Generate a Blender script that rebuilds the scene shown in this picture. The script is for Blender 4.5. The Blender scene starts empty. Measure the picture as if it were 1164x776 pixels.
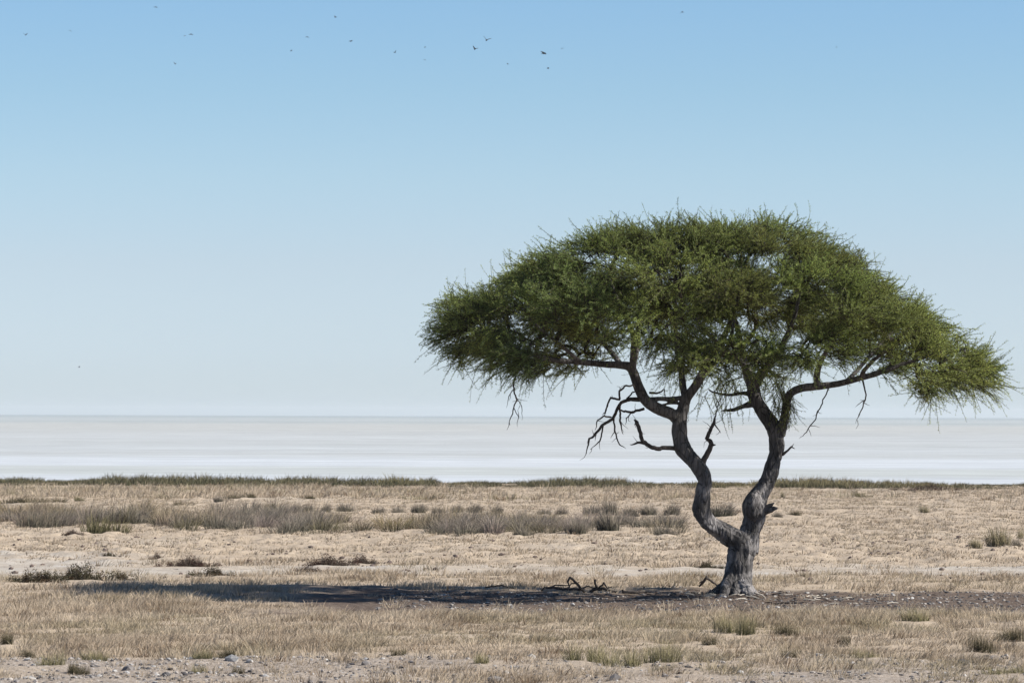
import bpy, math, random
import numpy as np
from mathutils import Vector, Matrix, noise as mnoise

random.seed(7)
RNG = np.random.default_rng(11)
S = bpy.context.scene
COL = S.collection
R = math.radians

# ------------------------------------------------------------------ camera geometry (metres)
FPX, EYE, CX = 4709.0, 2.8, 582.0           # focal length in photo pixels, eye height


def ground(px, py):
    yh = 470.2 + 3.9 * px / 1164.0
    d = FPX * EYE / (py - yh)
    return (px - CX) * d / FPX, d


TX, TY = ground(840, 677.5)                 # foot of the tree
SC = TY / FPX                               # metres per photo pixel at the tree

# ------------------------------------------------------------------ noise helpers


def _hash(ix, iy, seed):
    h = (ix.astype(np.int64) * 374761393 + iy.astype(np.int64) * 668265263 + seed * 974711) & 0xFFFFFFFF
    h = ((h ^ (h >> 13)) * 1274126177) & 0xFFFFFFFF
    h = h ^ (h >> 16)
    return (h & 0xFFFF) / 65535.0


def norm(a): return a / (np.linalg.norm(a, axis=-1, keepdims=True) + 1e-9)


def vnoise(x, y, seed=0):
    x = np.asarray(x, float); y = np.asarray(y, float)
    ix = np.floor(x); iy = np.floor(y)
    fx = x - ix; fy = y - iy
    fx = fx * fx * (3 - 2 * fx); fy = fy * fy * (3 - 2 * fy)
    a = _hash(ix, iy, seed); b = _hash(ix + 1, iy, seed)
    c = _hash(ix, iy + 1, seed); d = _hash(ix + 1, iy + 1, seed)
    return (a * (1 - fx) + b * fx) * (1 - fy) + (c * (1 - fx) + d * fx) * fy


def fbm(x, y, seed=0, octv=4):
    t = 0.0; amp = 0.5; tot = 0.0
    x = np.asarray(x, float); y = np.asarray(y, float)
    for k in range(octv):
        t = t + amp * vnoise(x, y, seed + k * 17); tot += amp
        x = x * 2.03 + 5.1; y = y * 2.03 + 3.7; amp *= 0.5
    return t / tot


def sstep(a, b, x):
    t = np.clip((np.asarray(x, float) - a) / (b - a), 0, 1)
    return t * t * (3 - 2 * t)


def band(x, a, b, soft):
    return sstep(a - soft, a + soft, x) * (1 - sstep(b - soft, b + soft, x))

# ------------------------------------------------------------------ ground layout, shared by soil and plants


def pyrow(Y):
    """apparent row of a ground distance: only a handy measure of distance from the viewpoint track"""
    return 472.0 + FPX * EYE / np.maximum(np.asarray(Y, float), 1.0)


CLEAR = []          # (x, y, half width, half depth) of plants that stand in the grass


def clearing(X, Y):
    k = np.ones(np.shape(X))
    for (cx, cy, a, b) in CLEAR:
        k = k * np.clip(((X - cx) / a) ** 2 + ((Y - cy + b * .55) / b) ** 2 - .35, 0, 1)
    return k


def zones(X, Y):
    X = np.asarray(X, float); Y = np.asarray(Y, float)
    w = (fbm(X * 0.33, Y * 0.12, 3) - 0.5)
    w2 = (fbm(X * 1.1, Y * 0.5, 23) - 0.5)
    Yw = Y + w * 4.0 + w2 * 2.0
    # bare trampled soil under and beside the tree
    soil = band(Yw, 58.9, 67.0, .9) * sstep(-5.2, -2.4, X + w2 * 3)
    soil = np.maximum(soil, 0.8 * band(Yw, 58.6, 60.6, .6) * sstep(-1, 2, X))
    # pale salty strips
    salt = band(Yw, 73.6, 77.2, .9) * (0.55 + 0.9 * sstep(.42, .62, fbm(X * .35, Y * .25, 41)))
    salt = np.maximum(salt, band(Yw, 70.8, 80.5, 1.4) * (1 - sstep(-7.6, -4.6, X + w * 4)))
    salt = np.maximum(salt, .9 * band(Yw, 81.5, 83.5, .8) * (1 - sstep(-8.5, -5.0, X + w * 5)))
    salt = np.clip(salt, 0, 1)
    # stony track edge nearest the viewpoint
    stony = 1 - sstep(47.2, 49.4, Y + w * 2.6 + w2 * 2.2)
    stony = stony * (0.55 + 0.45 * sstep(.35, .6, fbm(X * .5, Y * .4, 61)))
    return soil, salt, stony


def gheight(X, Y):
    X = np.asarray(X, float); Y = np.asarray(Y, float)
    m = sstep(30, 40, Y) * (1 - sstep(150, 172, Y)) * (1 - sstep(26, 34, np.abs(X)))
    h = 0.10 * (fbm(X * .7, Y * .7, 5) - .5) + 0.06 * (fbm(X * 2.6, Y * 2.6, 8, 3) - .5)
    h = h + 0.05 * sstep(74, 82, Y) * (sstep(.45, .72, fbm(X * 3.1, Y * 1.5, 19, 3)))
    h = h + 0.12 * (fbm(X * .12, Y * .06, 15) - .5)
    d = np.hypot(X - TX, Y - TY)
    h = h * (0.25 + 0.75 * sstep(.3, 1.6, d)) + 0.05 * np.exp(-(d / 0.9) ** 2)
    return h * m

# ------------------------------------------------------------------ object helpers


def link(o):
    COL.objects.link(o); return o


def tag(o, label=None, cat=None, group=None, kind=None):
    if label: o["label"] = label
    if cat: o["category"] = cat
    if group: o["group"] = group
    if kind: o["kind"] = kind
    return o


def raw_mesh(name, verts, sizes, idx, mats=(), colors=None, mat_index=None, smooth=False):
    me = bpy.data.meshes.new(name)
    verts = np.asarray(verts, np.float32); idx = np.asarray(idx, np.int32); sizes = np.asarray(sizes, np.int32)
    me.vertices.add(len(verts)); me.vertices.foreach_set("co", verts.ravel())
    me.loops.add(len(idx)); me.loops.foreach_set("vertex_index", idx)
    me.polygons.add(len(sizes))
    starts = np.concatenate([[0], np.cumsum(sizes)[:-1]]).astype(np.int32)
    me.polygons.foreach_set("loop_start", starts)
    me.polygons.foreach_set("loop_total", sizes)
    if mat_index is not None:
        me.polygons.foreach_set("material_index", np.asarray(mat_index, np.int32))
    me.polygons.foreach_set("use_smooth", np.full(len(sizes), smooth, bool))
    if colors is not None:
        a = me.attributes.new("col", 'FLOAT_COLOR', 'POINT')
        c = np.ones((len(verts), 4), np.float32); c[:, :3] = colors
        a.data.foreach_set("color", c.ravel())
    for m in mats: me.materials.append(m)
    me.update(calc_edges=True)
    me.validate()
    return me


def mobj(name, me, parent=None):
    o = link(bpy.data.objects.new(name, me))
    if parent: o.parent = parent
    return o


class MB:
    """collects polygons for one mesh"""
    def __init__(self): self.v = []; self.s = []; self.i = []; self.c = []; self.m = []; self.n = 0

    def add(self, v, sizes, idx, col=None, mat=0):
        v = np.asarray(v, float)
        self.v.append(v); self.s.append(np.asarray(sizes)); self.i.append(np.asarray(idx) + self.n)
        if col is not None: self.c.append(np.broadcast_to(np.asarray(col, float), v.shape))
        self.m.append(np.full(len(sizes), mat)); self.n += len(v)

    def mesh(self, name, mats, smooth=False):
        return raw_mesh(name, np.concatenate(self.v), np.concatenate(self.s), np.concatenate(self.i), mats,
                        np.concatenate(self.c) if self.c else None, np.concatenate(self.m), smooth)


def catmull(P, Rr, step):
    P = np.asarray(P, float); Rr = np.asarray(Rr, float)
    if len(P) == 2:
        n = max(2, int(np.linalg.norm(P[1] - P[0]) / step) + 1)
        t = np.linspace(0, 1, n)[:, None]
        return P[0] * (1 - t) + P[1] * t, Rr[0] * (1 - t[:, 0]) + Rr[1] * t[:, 0]
    Q = np.vstack([2 * P[0] - P[1], P, 2 * P[-1] - P[-2]])
    out = []; rad = []
    for k in range(len(P) - 1):
        p0, p1, p2, p3 = Q[k:k + 4]
        n = max(2, int(np.linalg.norm(p2 - p1) / step) + 1)
        for t in np.linspace(0, 1, n, endpoint=False):
            out.append(.5 * ((2 * p1) + (p2 - p0) * t + (2 * p0 - 5 * p1 + 4 * p2 - p3) * t * t + (3 * p1 - p0 - 3 * p2 + p3) * t ** 3))
            rad.append(Rr[k] * (1 - t) + Rr[k + 1] * t)
    out.append(P[-1]); rad.append(Rr[-1])
    return np.array(out), np.array(rad)


def polyline(P, Rr, step):
    P = np.asarray(P, float); out = []; rad = []
    for k in range(len(P) - 1):
        n = max(2, int(np.linalg.norm(P[k + 1] - P[k]) / step) + 1)
        for t in np.linspace(0, 1, n, endpoint=False):
            out.append(P[k] * (1 - t) + P[k + 1] * t); rad.append(Rr[k] * (1 - t) + Rr[k + 1] * t)
    out.append(P[-1]); rad.append(Rr[-1])
    return np.array(out), np.array(rad)


def tube(mb, P, Rr, sides=8, step=.05, rough=0.0, wob=0.0, seed=0, col=None, mat=0, fis=0.0, angular=False):
    C, rr = (polyline if angular else catmull)(P, Rr, step)
    n = len(C)
    T = np.gradient(C, axis=0); T /= np.linalg.norm(T, axis=1)[:, None] + 1e-9
    up = np.array([0, 0, 1.0]) if abs(T[0][2]) < .8 else np.array([0, 1.0, 0])
    u = np.cross(T[0], up); u /= np.linalg.norm(u)
    ang = np.linspace(0, 2 * math.pi, sides, endpoint=False)
    L = np.concatenate([[0], np.cumsum(np.linalg.norm(np.diff(C, axis=0), axis=1))])
    V = np.zeros((n, sides, 3))
    for k in range(n):
        u = u - T[k] * np.dot(u, T[k]); u /= np.linalg.norm(u) + 1e-9
        w = np.cross(T[k], u)
        r = np.full(sides, rr[k])
        if rough:
            for j in range(sides):
                q = Vector((math.cos(ang[j]) * 1.1 + seed * 3.1, math.sin(ang[j]) * 1.1, L[k] * 2.2))
                r[j] *= 1 + rough * mnoise.noise(q) * 1.4
                if fis:
                    q2 = Vector((math.cos(ang[j]) * 4.2 + seed, math.sin(ang[j]) * 4.2, L[k] * 1.6))
                    f = mnoise.noise(q2)
                    r[j] *= 1 - fis * max(0, .35 - abs(f)) / .35
        V[k] = C[k] + np.outer(np.cos(ang) * r, u) + np.outer(np.sin(ang) * r, w)
    if wob:
        for k in range(n):
            q = Vector((L[k] * 6.0, seed * 1.7, 2.2))
            q2 = Vector((L[k] * 17.0, seed * 2.7, 7.2))
            V[k] += (np.array(mnoise.noise_vector(q)) + .6 * np.array(mnoise.noise_vector(q2))) * wob * min(1, 4 * k / n)
    verts = np.vstack([V.reshape(-1, 3), C[:1], C[-1:]])
    k = np.arange(n - 1)[:, None] * sides; j = np.arange(sides)[None, :]; j2 = (j + 1) % sides
    quads = np.stack([k + j, k + j2, k + sides + j2, k + sides + j], -1).reshape(-1)
    a = n * sides; jj = np.arange(sides); e = (n - 1) * sides
    cap0 = np.stack([np.full(sides, a), (jj + 1) % sides, jj], -1).reshape(-1)
    cap1 = np.stack([np.full(sides, a + 1), e + jj, e + (jj + 1) % sides], -1).reshape(-1)
    sizes = np.concatenate([np.full((n - 1) * sides, 4), np.full(2 * sides, 3)])
    mb.add(verts, sizes, np.concatenate([quads, cap0, cap1]), col, mat)
    return C


def blades(base, h, lean, w, cb, ct, rng, curve=.45, mid_mix=.55):
    """grass blades: base Nx3, heights N, lean Nx2 (horizontal tip offset), width N, base and tip colours Nx3"""
    N = len(base)
    yaw = rng.uniform(0, math.pi, N)
    dx = np.stack([np.cos(yaw), np.sin(yaw), np.zeros(N)], 1) * (w * .5)[:, None]
    tip = base + np.stack([lean[:, 0], lean[:, 1], h], 1)
    mid = base + np.stack([lean[:, 0] * curve, lean[:, 1] * curve, h * .6], 1)
    V = np.stack([base - dx, base + dx, mid - dx * .75, mid + dx * .75, tip], 1).reshape(-1, 3)
    b = (np.arange(N) * 5)[:, None]
    idx = (b + np.array([0, 1, 3, 2, 2, 3, 4])[None]).reshape(-1)
    sizes = np.tile([4, 3], N)
    cm = cb * (1 - mid_mix) + ct * mid_mix
    Cc = np.stack([cb, cb, cm, cm, ct], 1).reshape(-1, 3)
    return V, sizes, idx, Cc

# ------------------------------------------------------------------ materials


def nmat(name):
    m = bpy.data.materials.new(name); m.use_nodes = True
    nt = m.node_tree; nt.nodes.clear()
    return m, nt, nt.nodes, nt.links


def blade_mat(name, trans=.3, fluff=.9):
    m, nt, N, L = nmat(name)
    out = N.new("ShaderNodeOutputMaterial")
    at = N.new("ShaderNodeAttribute"); at.attribute_name = "col"
    d = N.new("ShaderNodeBsdfDiffuse"); t = N.new("ShaderNodeBsdfTranslucent")
    mx = N.new("ShaderNodeMixShader"); mx.inputs[0].default_value = trans
    L.new(at.outputs["Color"], d.inputs[0]); L.new(at.outputs["Color"], t.inputs[0])
    geo = N.new("ShaderNodeNewGeometry"); va = N.new("ShaderNodeVectorMath"); va.operation = 'ADD'; va.inputs[1].default_value = (0, 0, fluff)
    vn = N.new("ShaderNodeVectorMath"); vn.operation = 'NORMALIZE'
    L.new(geo.outputs["Normal"], va.inputs[0]); L.new(va.outputs[0], vn.inputs[0]); L.new(vn.outputs[0], d.inputs["Normal"])
    L.new(d.outputs[0], mx.inputs[1]); L.new(t.outputs[0], mx.inputs[2]); L.new(mx.outputs[0], out.inputs[0])
    return m


def bark_mat(name, c1, c2, scale=6.0, bump=.5, sun_patch=0.0):
    m, nt, N, L = nmat(name)
    out = N.new("ShaderNodeOutputMaterial"); p = N.new("ShaderNodeBsdfPrincipled")
    p.inputs["Roughness"].default_value = .85; p.inputs["Specular IOR Level"].default_value = .25
    tc = N.new("ShaderNodeTexCoord")
    mp = N.new("ShaderNodeMapping"); mp.inputs["Scale"].default_value = (scale, scale, scale * .22)
    n1 = N.new("ShaderNodeTexNoise"); n1.inputs["Scale"].default_value = 2.2; n1.inputs["Detail"].default_value = 8; n1.inputs["Roughness"].default_value = .68
    n2 = N.new("ShaderNodeTexNoise"); n2.inputs["Scale"].default_value = 1.7; n2.inputs["Detail"].default_value = 4
    r = N.new("ShaderNodeValToRGB")
    r.color_ramp.elements[0].position = .33; r.color_ramp.elements[0].color = (*c1, 1)
    r.color_ramp.elements[1].position = .68; r.color_ramp.elements[1].color = (*c2, 1)
    mixf = N.new("ShaderNodeMath"); mixf.operation = 'MULTIPLY_ADD'; mixf.inputs[1].default_value = .6
    sc = N.new("ShaderNodeMath"); sc.operation = 'MULTIPLY'; sc.inputs[1].default_value = .42
    L.new(tc.outputs["Object"], mp.inputs[0]); L.new(mp.outputs[0], n1.inputs[0]); L.new(tc.outputs["Object"], n2.inputs[0])
    L.new(n2.outputs[0], sc.inputs[0]); L.new(n1.outputs[0], mixf.inputs[0]); L.new(sc.outputs[0], mixf.inputs[2])
    L.new(mixf.outputs[0], r.inputs[0])
    mp2 = N.new("ShaderNodeMapping"); mp2.inputs["Scale"].default_value = (scale * 2.2, scale * 2.2, scale * .5); L.new(tc.outputs["Object"], mp2.inputs[0])
    vo = N.new("ShaderNodeTexVoronoi"); vo.feature = 'DISTANCE_TO_EDGE'; vo.inputs["Scale"].default_value = 2.0
    wv = N.new("ShaderNodeMix"); wv.data_type = 'VECTOR'; wv.inputs[0].default_value = .25; L.new(mp2.outputs[0], wv.inputs[4]); L.new(n1.outputs["Color"], wv.inputs[5]); L.new(wv.outputs[1], vo.inputs["Vector"])
    cr = N.new("ShaderNodeMapRange"); cr.inputs[1].default_value = .0; cr.inputs[2].default_value = .09; cr.inputs[3].default_value = .35; cr.inputs[4].default_value = 1.0; L.new(vo.outputs["Distance"], cr.inputs[0])
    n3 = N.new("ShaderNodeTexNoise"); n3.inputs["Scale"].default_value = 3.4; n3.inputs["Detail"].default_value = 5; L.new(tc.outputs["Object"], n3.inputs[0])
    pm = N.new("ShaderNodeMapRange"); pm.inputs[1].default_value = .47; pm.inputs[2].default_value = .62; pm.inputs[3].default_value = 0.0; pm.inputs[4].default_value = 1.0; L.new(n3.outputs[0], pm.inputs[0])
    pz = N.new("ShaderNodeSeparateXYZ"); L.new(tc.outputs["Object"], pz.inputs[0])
    pw = N.new("ShaderNodeMapRange"); pw.inputs[1].default_value = .9; pw.inputs[2].default_value = 2.3; pw.inputs[3].default_value = sun_patch; pw.inputs[4].default_value = .15; L.new(pz.outputs[2], pw.inputs[0])  # sunlit patches painted into the bark colour, strong low down, fading towards the crown
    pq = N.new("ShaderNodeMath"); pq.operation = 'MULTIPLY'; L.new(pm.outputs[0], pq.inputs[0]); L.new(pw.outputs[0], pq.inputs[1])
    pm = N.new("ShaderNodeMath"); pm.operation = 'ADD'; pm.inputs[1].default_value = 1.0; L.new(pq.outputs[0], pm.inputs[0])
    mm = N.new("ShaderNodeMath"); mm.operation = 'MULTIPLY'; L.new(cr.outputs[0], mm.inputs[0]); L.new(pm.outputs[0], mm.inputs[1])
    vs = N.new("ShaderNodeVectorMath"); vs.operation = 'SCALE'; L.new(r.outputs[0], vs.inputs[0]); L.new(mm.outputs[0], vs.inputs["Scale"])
    L.new(vs.outputs[0], p.inputs["Base Color"])
    b = N.new("ShaderNodeBump"); b.inputs["Strength"].default_value = bump; b.inputs["Distance"].default_value = .03
    hs = N.new("ShaderNodeMath"); hs.operation = 'MULTIPLY_ADD'; hs.inputs[1].default_value = .6; L.new(cr.outputs[0], hs.inputs[0]); L.new(n1.outputs[0], hs.inputs[2])
    L.new(hs.outputs[0], b.inputs["Height"]); L.new(b.outputs[0], p.inputs["Normal"]); L.new(p.outputs[0], out.inputs[0])
    return m


def leaf_mat():
    m, nt, N, L = nmat("acacia_leaf")
    out = N.new("ShaderNodeOutputMaterial")
    at = N.new("ShaderNodeAttribute"); at.attribute_name = "col"
    d = N.new("ShaderNodeBsdfPrincipled"); d.inputs["Roughness"].default_value = .6; d.inputs["Specular IOR Level"].default_value = .3
    t = N.new("ShaderNodeBsdfTranslucent"); mx = N.new("ShaderNodeMixShader"); mx.inputs[0].default_value = .44
    L.new(at.outputs["Color"], d.inputs["Base Color"]); L.new(at.outputs["Color"], t.inputs[0])
    L.new(d.outputs[0], mx.inputs[1]); L.new(t.outputs[0], mx.inputs[2]); L.new(mx.outputs[0], out.inputs[0])
    return m


def plain_attr_mat(name, rough=.9):
    m, nt, N, L = nmat(name)
    out = N.new("ShaderNodeOutputMaterial"); p = N.new("ShaderNodeBsdfPrincipled")
    at = N.new("ShaderNodeAttribute"); at.attribute_name = "col"
    nz = N.new("ShaderNodeTexNoise"); nz.inputs["Scale"].default_value = 30; nz.inputs["Detail"].default_value = 5
    tc = N.new("ShaderNodeTexCoord"); L.new(tc.outputs["Object"], nz.inputs[0])
    mr = N.new("ShaderNodeMapRange"); mr.inputs[1].default_value = .3; mr.inputs[2].default_value = .7; mr.inputs[3].default_value = .7; mr.inputs[4].default_value = 1.15
    L.new(nz.outputs[0], mr.inputs[0])
    mu = N.new("ShaderNodeVectorMath"); mu.operation = 'SCALE'
    L.new(at.outputs["Color"], mu.inputs[0]); L.new(mr.outputs[0], mu.inputs["Scale"])
    L.new(mu.outputs[0], p.inputs["Base Color"]); p.inputs["Roughness"].default_value = rough
    L.new(p.outputs[0], out.inputs[0])
    return m


def ground_mat():
    m, nt, N, L = nmat("dry_plain_soil")
    out = N.new("ShaderNodeOutputMaterial"); p = N.new("ShaderNodeBsdfPrincipled")
    p.inputs["Roughness"].default_value = .95; p.inputs["Specular IOR Level"].default_value = .1
    geo = N.new("ShaderNodeNewGeometry")
    at = N.new("ShaderNodeAttribute"); at.attribute_name = "col"
    sep = N.new("ShaderNodeSeparateColor"); L.new(at.outputs["Color"], sep.inputs[0])

    def nz(scale, det, rough=.6, sy=1.0):
        mp = N.new("ShaderNodeMapping"); mp.inputs["Scale"].default_value = (1, sy, 1)
        L.new(geo.outputs["Position"], mp.inputs[0])
        n = N.new("ShaderNodeTexNoise"); n.inputs["Scale"].default_value = scale; n.inputs["Detail"].default_value = det
        n.inputs["Roughness"].default_value = rough; L.new(mp.outputs[0], n.inputs[0]); return n.outputs[0]

    def ramp(f, stops):
        r = N.new("ShaderNodeValToRGB"); e = r.color_ramp.elements
        while len(e) < len(stops): e.new(.5)
        for k, (pos, c) in enumerate(stops): e[k].position = pos; e[k].color = (*c, 1)
        L.new(f, r.inputs[0]); return r.outputs[0]

    def mix(f, a, b):
        x = N.new("ShaderNodeMix"); x.data_type = 'RGBA'
        L.new(f, x.inputs[0]); L.new(a, x.inputs[6]); L.new(b, x.inputs[7]); return x.outputs[2]

    fine = nz(9, 6, .7); mid = nz(1.3, 6, .65); big = nz(.18, 4, .6, .5); speck = nz(22, 3, .6)
    straw = ramp(fine, [(.3, (.33, .255, .185)), (.5, (.48, .385, .29)), (.72, (.58, .48, .37))])
    straw2 = ramp(mid, [(.3, (.36, .285, .20)), (.55, (.49, .40, .29)), (.75, (.57, .48, .365))])
    hf = N.new("ShaderNodeValue"); hf.outputs[0].default_value = .5
    base = mix(hf.outputs[0], straw, straw2)
    rg = N.new("ShaderNodeMapRange"); rg.inputs[1].default_value = .52; rg.inputs[2].default_value = .7; rg.inputs[3].default_value = 0; rg.inputs[4].default_value = .55
    L.new(big, rg.inputs[0])
    pale = ramp(fine, [(.3, (.40, .34, .27)), (.7, (.58, .50, .40))])
    base = mix(rg.outputs[0], base, pale)
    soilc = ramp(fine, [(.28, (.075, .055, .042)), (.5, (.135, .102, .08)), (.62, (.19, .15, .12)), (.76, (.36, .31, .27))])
    saltc = ramp(mid, [(.3, (.40, .335, .265)), (.55, (.50, .45, .38)), (.75, (.58, .55, .51))])
    stonec = ramp(speck, [(.28, (.14, .11, .09)), (.45, (.31, .26, .21)), (.6, (.44, .37, .30)), (.74, (.68, .65, .62))])
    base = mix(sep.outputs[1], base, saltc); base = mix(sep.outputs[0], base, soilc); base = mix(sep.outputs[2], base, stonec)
    L.new(base, p.inputs["Base Color"])
    b = N.new("ShaderNodeBump"); b.inputs["Strength"].default_value = .7; b.inputs["Distance"].default_value = .04
    L.new(fine, b.inputs["Height"]); L.new(b.outputs[0], p.inputs["Normal"]); L.new(p.outputs[0], out.inputs[0])
    return m


def pan_mat():
    m, nt, N, L = nmat("salt_crust")
    out = N.new("ShaderNodeOutputMaterial"); p = N.new("ShaderNodeBsdfPrincipled")
    p.inputs["Roughness"].default_value = .9; p.inputs["Specular IOR Level"].default_value = .15
    geo = N.new("ShaderNodeNewGeometry"); sx = N.new("ShaderNodeSeparateXYZ"); L.new(geo.outputs["Position"], sx.inputs[0])
    lg = N.new("ShaderNodeMath"); lg.operation = 'LOGARITHM'; lg.inputs[1].default_value = 10
    L.new(sx.outputs[1], lg.inputs[0])
    # slow sideways wander of the crust belts
    xs = N.new("ShaderNodeMath"); xs.operation = 'MULTIPLY'; xs.inputs[1].default_value = .012
    L.new(sx.outputs[0], xs.inputs[0])
    cv = N.new("ShaderNodeCombineXYZ"); L.new(xs.outputs[0], cv.inputs[0])
    l8 = N.new("ShaderNodeMath"); l8.operation = 'MULTIPLY'; l8.inputs[1].default_value = 26; L.new(lg.outputs[0], l8.inputs[0]); L.new(l8.outputs[0], cv.inputs[1])
    n1 = N.new("ShaderNodeTexNoise"); n1.inputs["Scale"].default_value = 1; n1.inputs["Detail"].default_value = 6; n1.inputs["Roughness"].default_value = .6; L.new(cv.outputs[0], n1.inputs[0])
    wob = N.new("ShaderNodeMath"); wob.operation = 'MULTIPLY_ADD'; wob.inputs[1].default_value = .05; L.new(n1.outputs[0], wob.inputs[0]); L.new(lg.outputs[0], wob.inputs[2])
    mr = N.new("ShaderNodeMapRange"); mr.inputs[1].default_value = 2.24; mr.inputs[2].default_value = 3.74; L.new(wob.outputs[0], mr.inputs[0])
    r = N.new("ShaderNodeValToRGB"); e = r.color_ramp.elements
    W = (.545, .57, .56); G = (.475, .495, .455); LV = (.46, .475, .445); PK = (.475, .48, .435); GR = (.385, .42, .395)
    st = [(0, W), (.035, W), (.055, G), (.085, G), (.10, W), (.14, (.555, .58, .565)), (.165, LV), (.21, (.505, .525, .50)), (.26, LV), (.33, (.50, .515, .485)), (.40, (.465, .475, .44)), (.48, PK), (.57, PK), (.66, GR), (.74, (.44, .465, .435)), (.9, GR), (1, (.31, .35, .34))]
    while len(e) < len(st): e.new(.5)
    for k, (q, c) in enumerate(st): e[k].position = q; e[k].color = (*c, 1)
    L.new(mr.outputs[0], r.inputs[0])
    # fine streaks
    cv2 = N.new("ShaderNodeCombineXYZ")
    x2 = N.new("ShaderNodeMath"); x2.operation = 'MULTIPLY'; x2.inputs[1].default_value = .03; L.new(sx.outputs[0], x2.inputs[0])
    l2 = N.new("ShaderNodeMath"); l2.operation = 'MULTIPLY'; l2.inputs[1].default_value = 120; L.new(lg.outputs[0], l2.inputs[0])
    L.new(x2.outputs[0], cv2.inputs[0]); L.new(l2.outputs[0], cv2.inputs[1])
    n2 = N.new("ShaderNodeTexNoise"); n2.inputs["Scale"].default_value = 1; n2.inputs["Detail"].default_value = 5; L.new(cv2.outputs[0], n2.inputs[0])
    m2 = N.new("ShaderNodeMapRange"); m2.inputs[1].default_value = .3; m2.inputs[2].default_value = .7; m2.inputs[3].default_value = .82; m2.inputs[4].default_value = 1.08; L.new(n2.outputs[0], m2.inputs[0])
    sc = N.new("ShaderNodeVectorMath"); sc.operation = 'SCALE'; L.new(r.outputs[0], sc.inputs[0]); L.new(m2.outputs[0], sc.inputs["Scale"])
    cv3 = N.new("ShaderNodeCombineXYZ")
    x3 = N.new("ShaderNodeMath"); x3.operation = 'MULTIPLY'; x3.inputs[1].default_value = .16; L.new(sx.outputs[0], x3.inputs[0])
    l3 = N.new("ShaderNodeMath"); l3.operation = 'MULTIPLY'; l3.inputs[1].default_value = 330; L.new(lg.outputs[0], l3.inputs[0])
    L.new(x3.outputs[0], cv3.inputs[0]); L.new(l3.outputs[0], cv3.inputs[1])
    n3 = N.new("ShaderNodeTexNoise"); n3.inputs["Scale"].default_value = 1; n3.inputs["Detail"].default_value = 6; n3.inputs["Roughness"].default_value = .7; L.new(cv3.outputs[0], n3.inputs[0])
    m3 = N.new("ShaderNodeMapRange"); m3.inputs[1].default_value = .3; m3.inputs[2].default_value = .7; m3.inputs[3].default_value = .78; m3.inputs[4].default_value = 1.16; L.new(n3.outputs[0], m3.inputs[0])
    sc3 = N.new("ShaderNodeVectorMath"); sc3.operation = 'MULTIPLY'; sc3.inputs[1].default_value = (1.07, 1.08, 1.13)
    sc4 = N.new("ShaderNodeVectorMath"); sc4.operation = 'SCALE'; L.new(sc.outputs[0], sc3.inputs[0]); L.new(sc3.outputs[0], sc4.inputs[0]); L.new(m3.outputs[0], sc4.inputs["Scale"])
    L.new(sc4.outputs[0], p.inputs["Base Color"]); L.new(p.outputs[0], out.inputs[0])
    return m


M_STRAW = blade_mat("dry_grass", .34, 1.3)
M_SCRUB = blade_mat("scrub_twigs", .2)
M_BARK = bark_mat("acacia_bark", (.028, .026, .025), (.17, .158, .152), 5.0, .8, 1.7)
M_DEAD = bark_mat("dead_wood", (.035, .029, .026), (.12, .10, .088), 12.0, .4)
M_TWIG = bark_mat("thin_branch_bark", (.03, .024, .02), (.085, .066, .05), 10.0, .3)
M_LEAF = leaf_mat()
M_GROUND = ground_mat(); M_PAN = pan_mat()
M_STONE = plain_attr_mat("stone"); M_CHIP = plain_attr_mat("wood_chips")

# ------------------------------------------------------------------ setting: ground and pan
XE, YB, SH = 15000.0, -400.0, 172.0


def spread(a, b, first, ratio=1.6):
    out = []; d = first; x = a
    while abs(x - a) < abs(b - a):
        x = x + math.copysign(d, b - a); d *= ratio; out.append(x)
    out[-1] = b
    return out


xs = np.array(spread(-22, -XE, .3)[::-1] + list(np.arange(-22, 22.01, .10)) + spread(22, XE, .3))
ys = np.array(spread(40, YB, .3)[::-1] + list(np.arange(40, 72, .09)) + list(np.arange(72, 100, .16)) + list(np.arange(100, SH, .4)) + [SH])
GX, GY = np.meshgrid(xs, ys)
gx = GX.ravel(); gy = GY.ravel()
gv = np.stack([gx, gy, gheight(gx, gy)], 1)
nx, ny = len(xs), len(ys)
q = (np.arange(ny - 1)[:, None] * nx + np.arange(nx - 1)[None]).ravel()
gi = np.stack([q, q + 1, q + nx + 1, q + nx], 1).ravel()
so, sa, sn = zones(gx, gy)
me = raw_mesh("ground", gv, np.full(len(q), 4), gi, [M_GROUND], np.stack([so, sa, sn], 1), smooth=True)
tag(mobj("ground", me), kind="structure")

px_ = np.array(spread(-60, -XE, 20)[::-1] + list(np.arange(-60, 61, 20.)) + spread(60, XE, 20))
py_ = np.array([SH] + spread(SH, 15000, 10, 1.35))
PX, PY = np.meshgrid(px_, py_)
q = (np.arange(len(py_) - 1)[:, None] * len(px_) + np.arange(len(px_) - 1)[None]).ravel(); n_ = len(px_)
pv = np.stack([PX.ravel(), PY.ravel(), np.where(PY.ravel() > SH + 1, -.0, 0)], 1)
me = raw_mesh("salt_pan", pv, np.full(len(q), 4), np.stack([q, q + 1, q + n_ + 1, q + n_], 1).ravel(), [M_PAN])
tag(mobj("salt_pan", me), kind="structure")

# ------------------------------------------------------------------ grass
STRAW = np.array([.62, .50, .36]); STRAW_D = np.array([.42, .31, .215]); PALE = np.array([.75, .635, .485]); OLIVE = np.array([.20, .19, .085]); RUST = np.array([.24, .165, .105])


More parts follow.
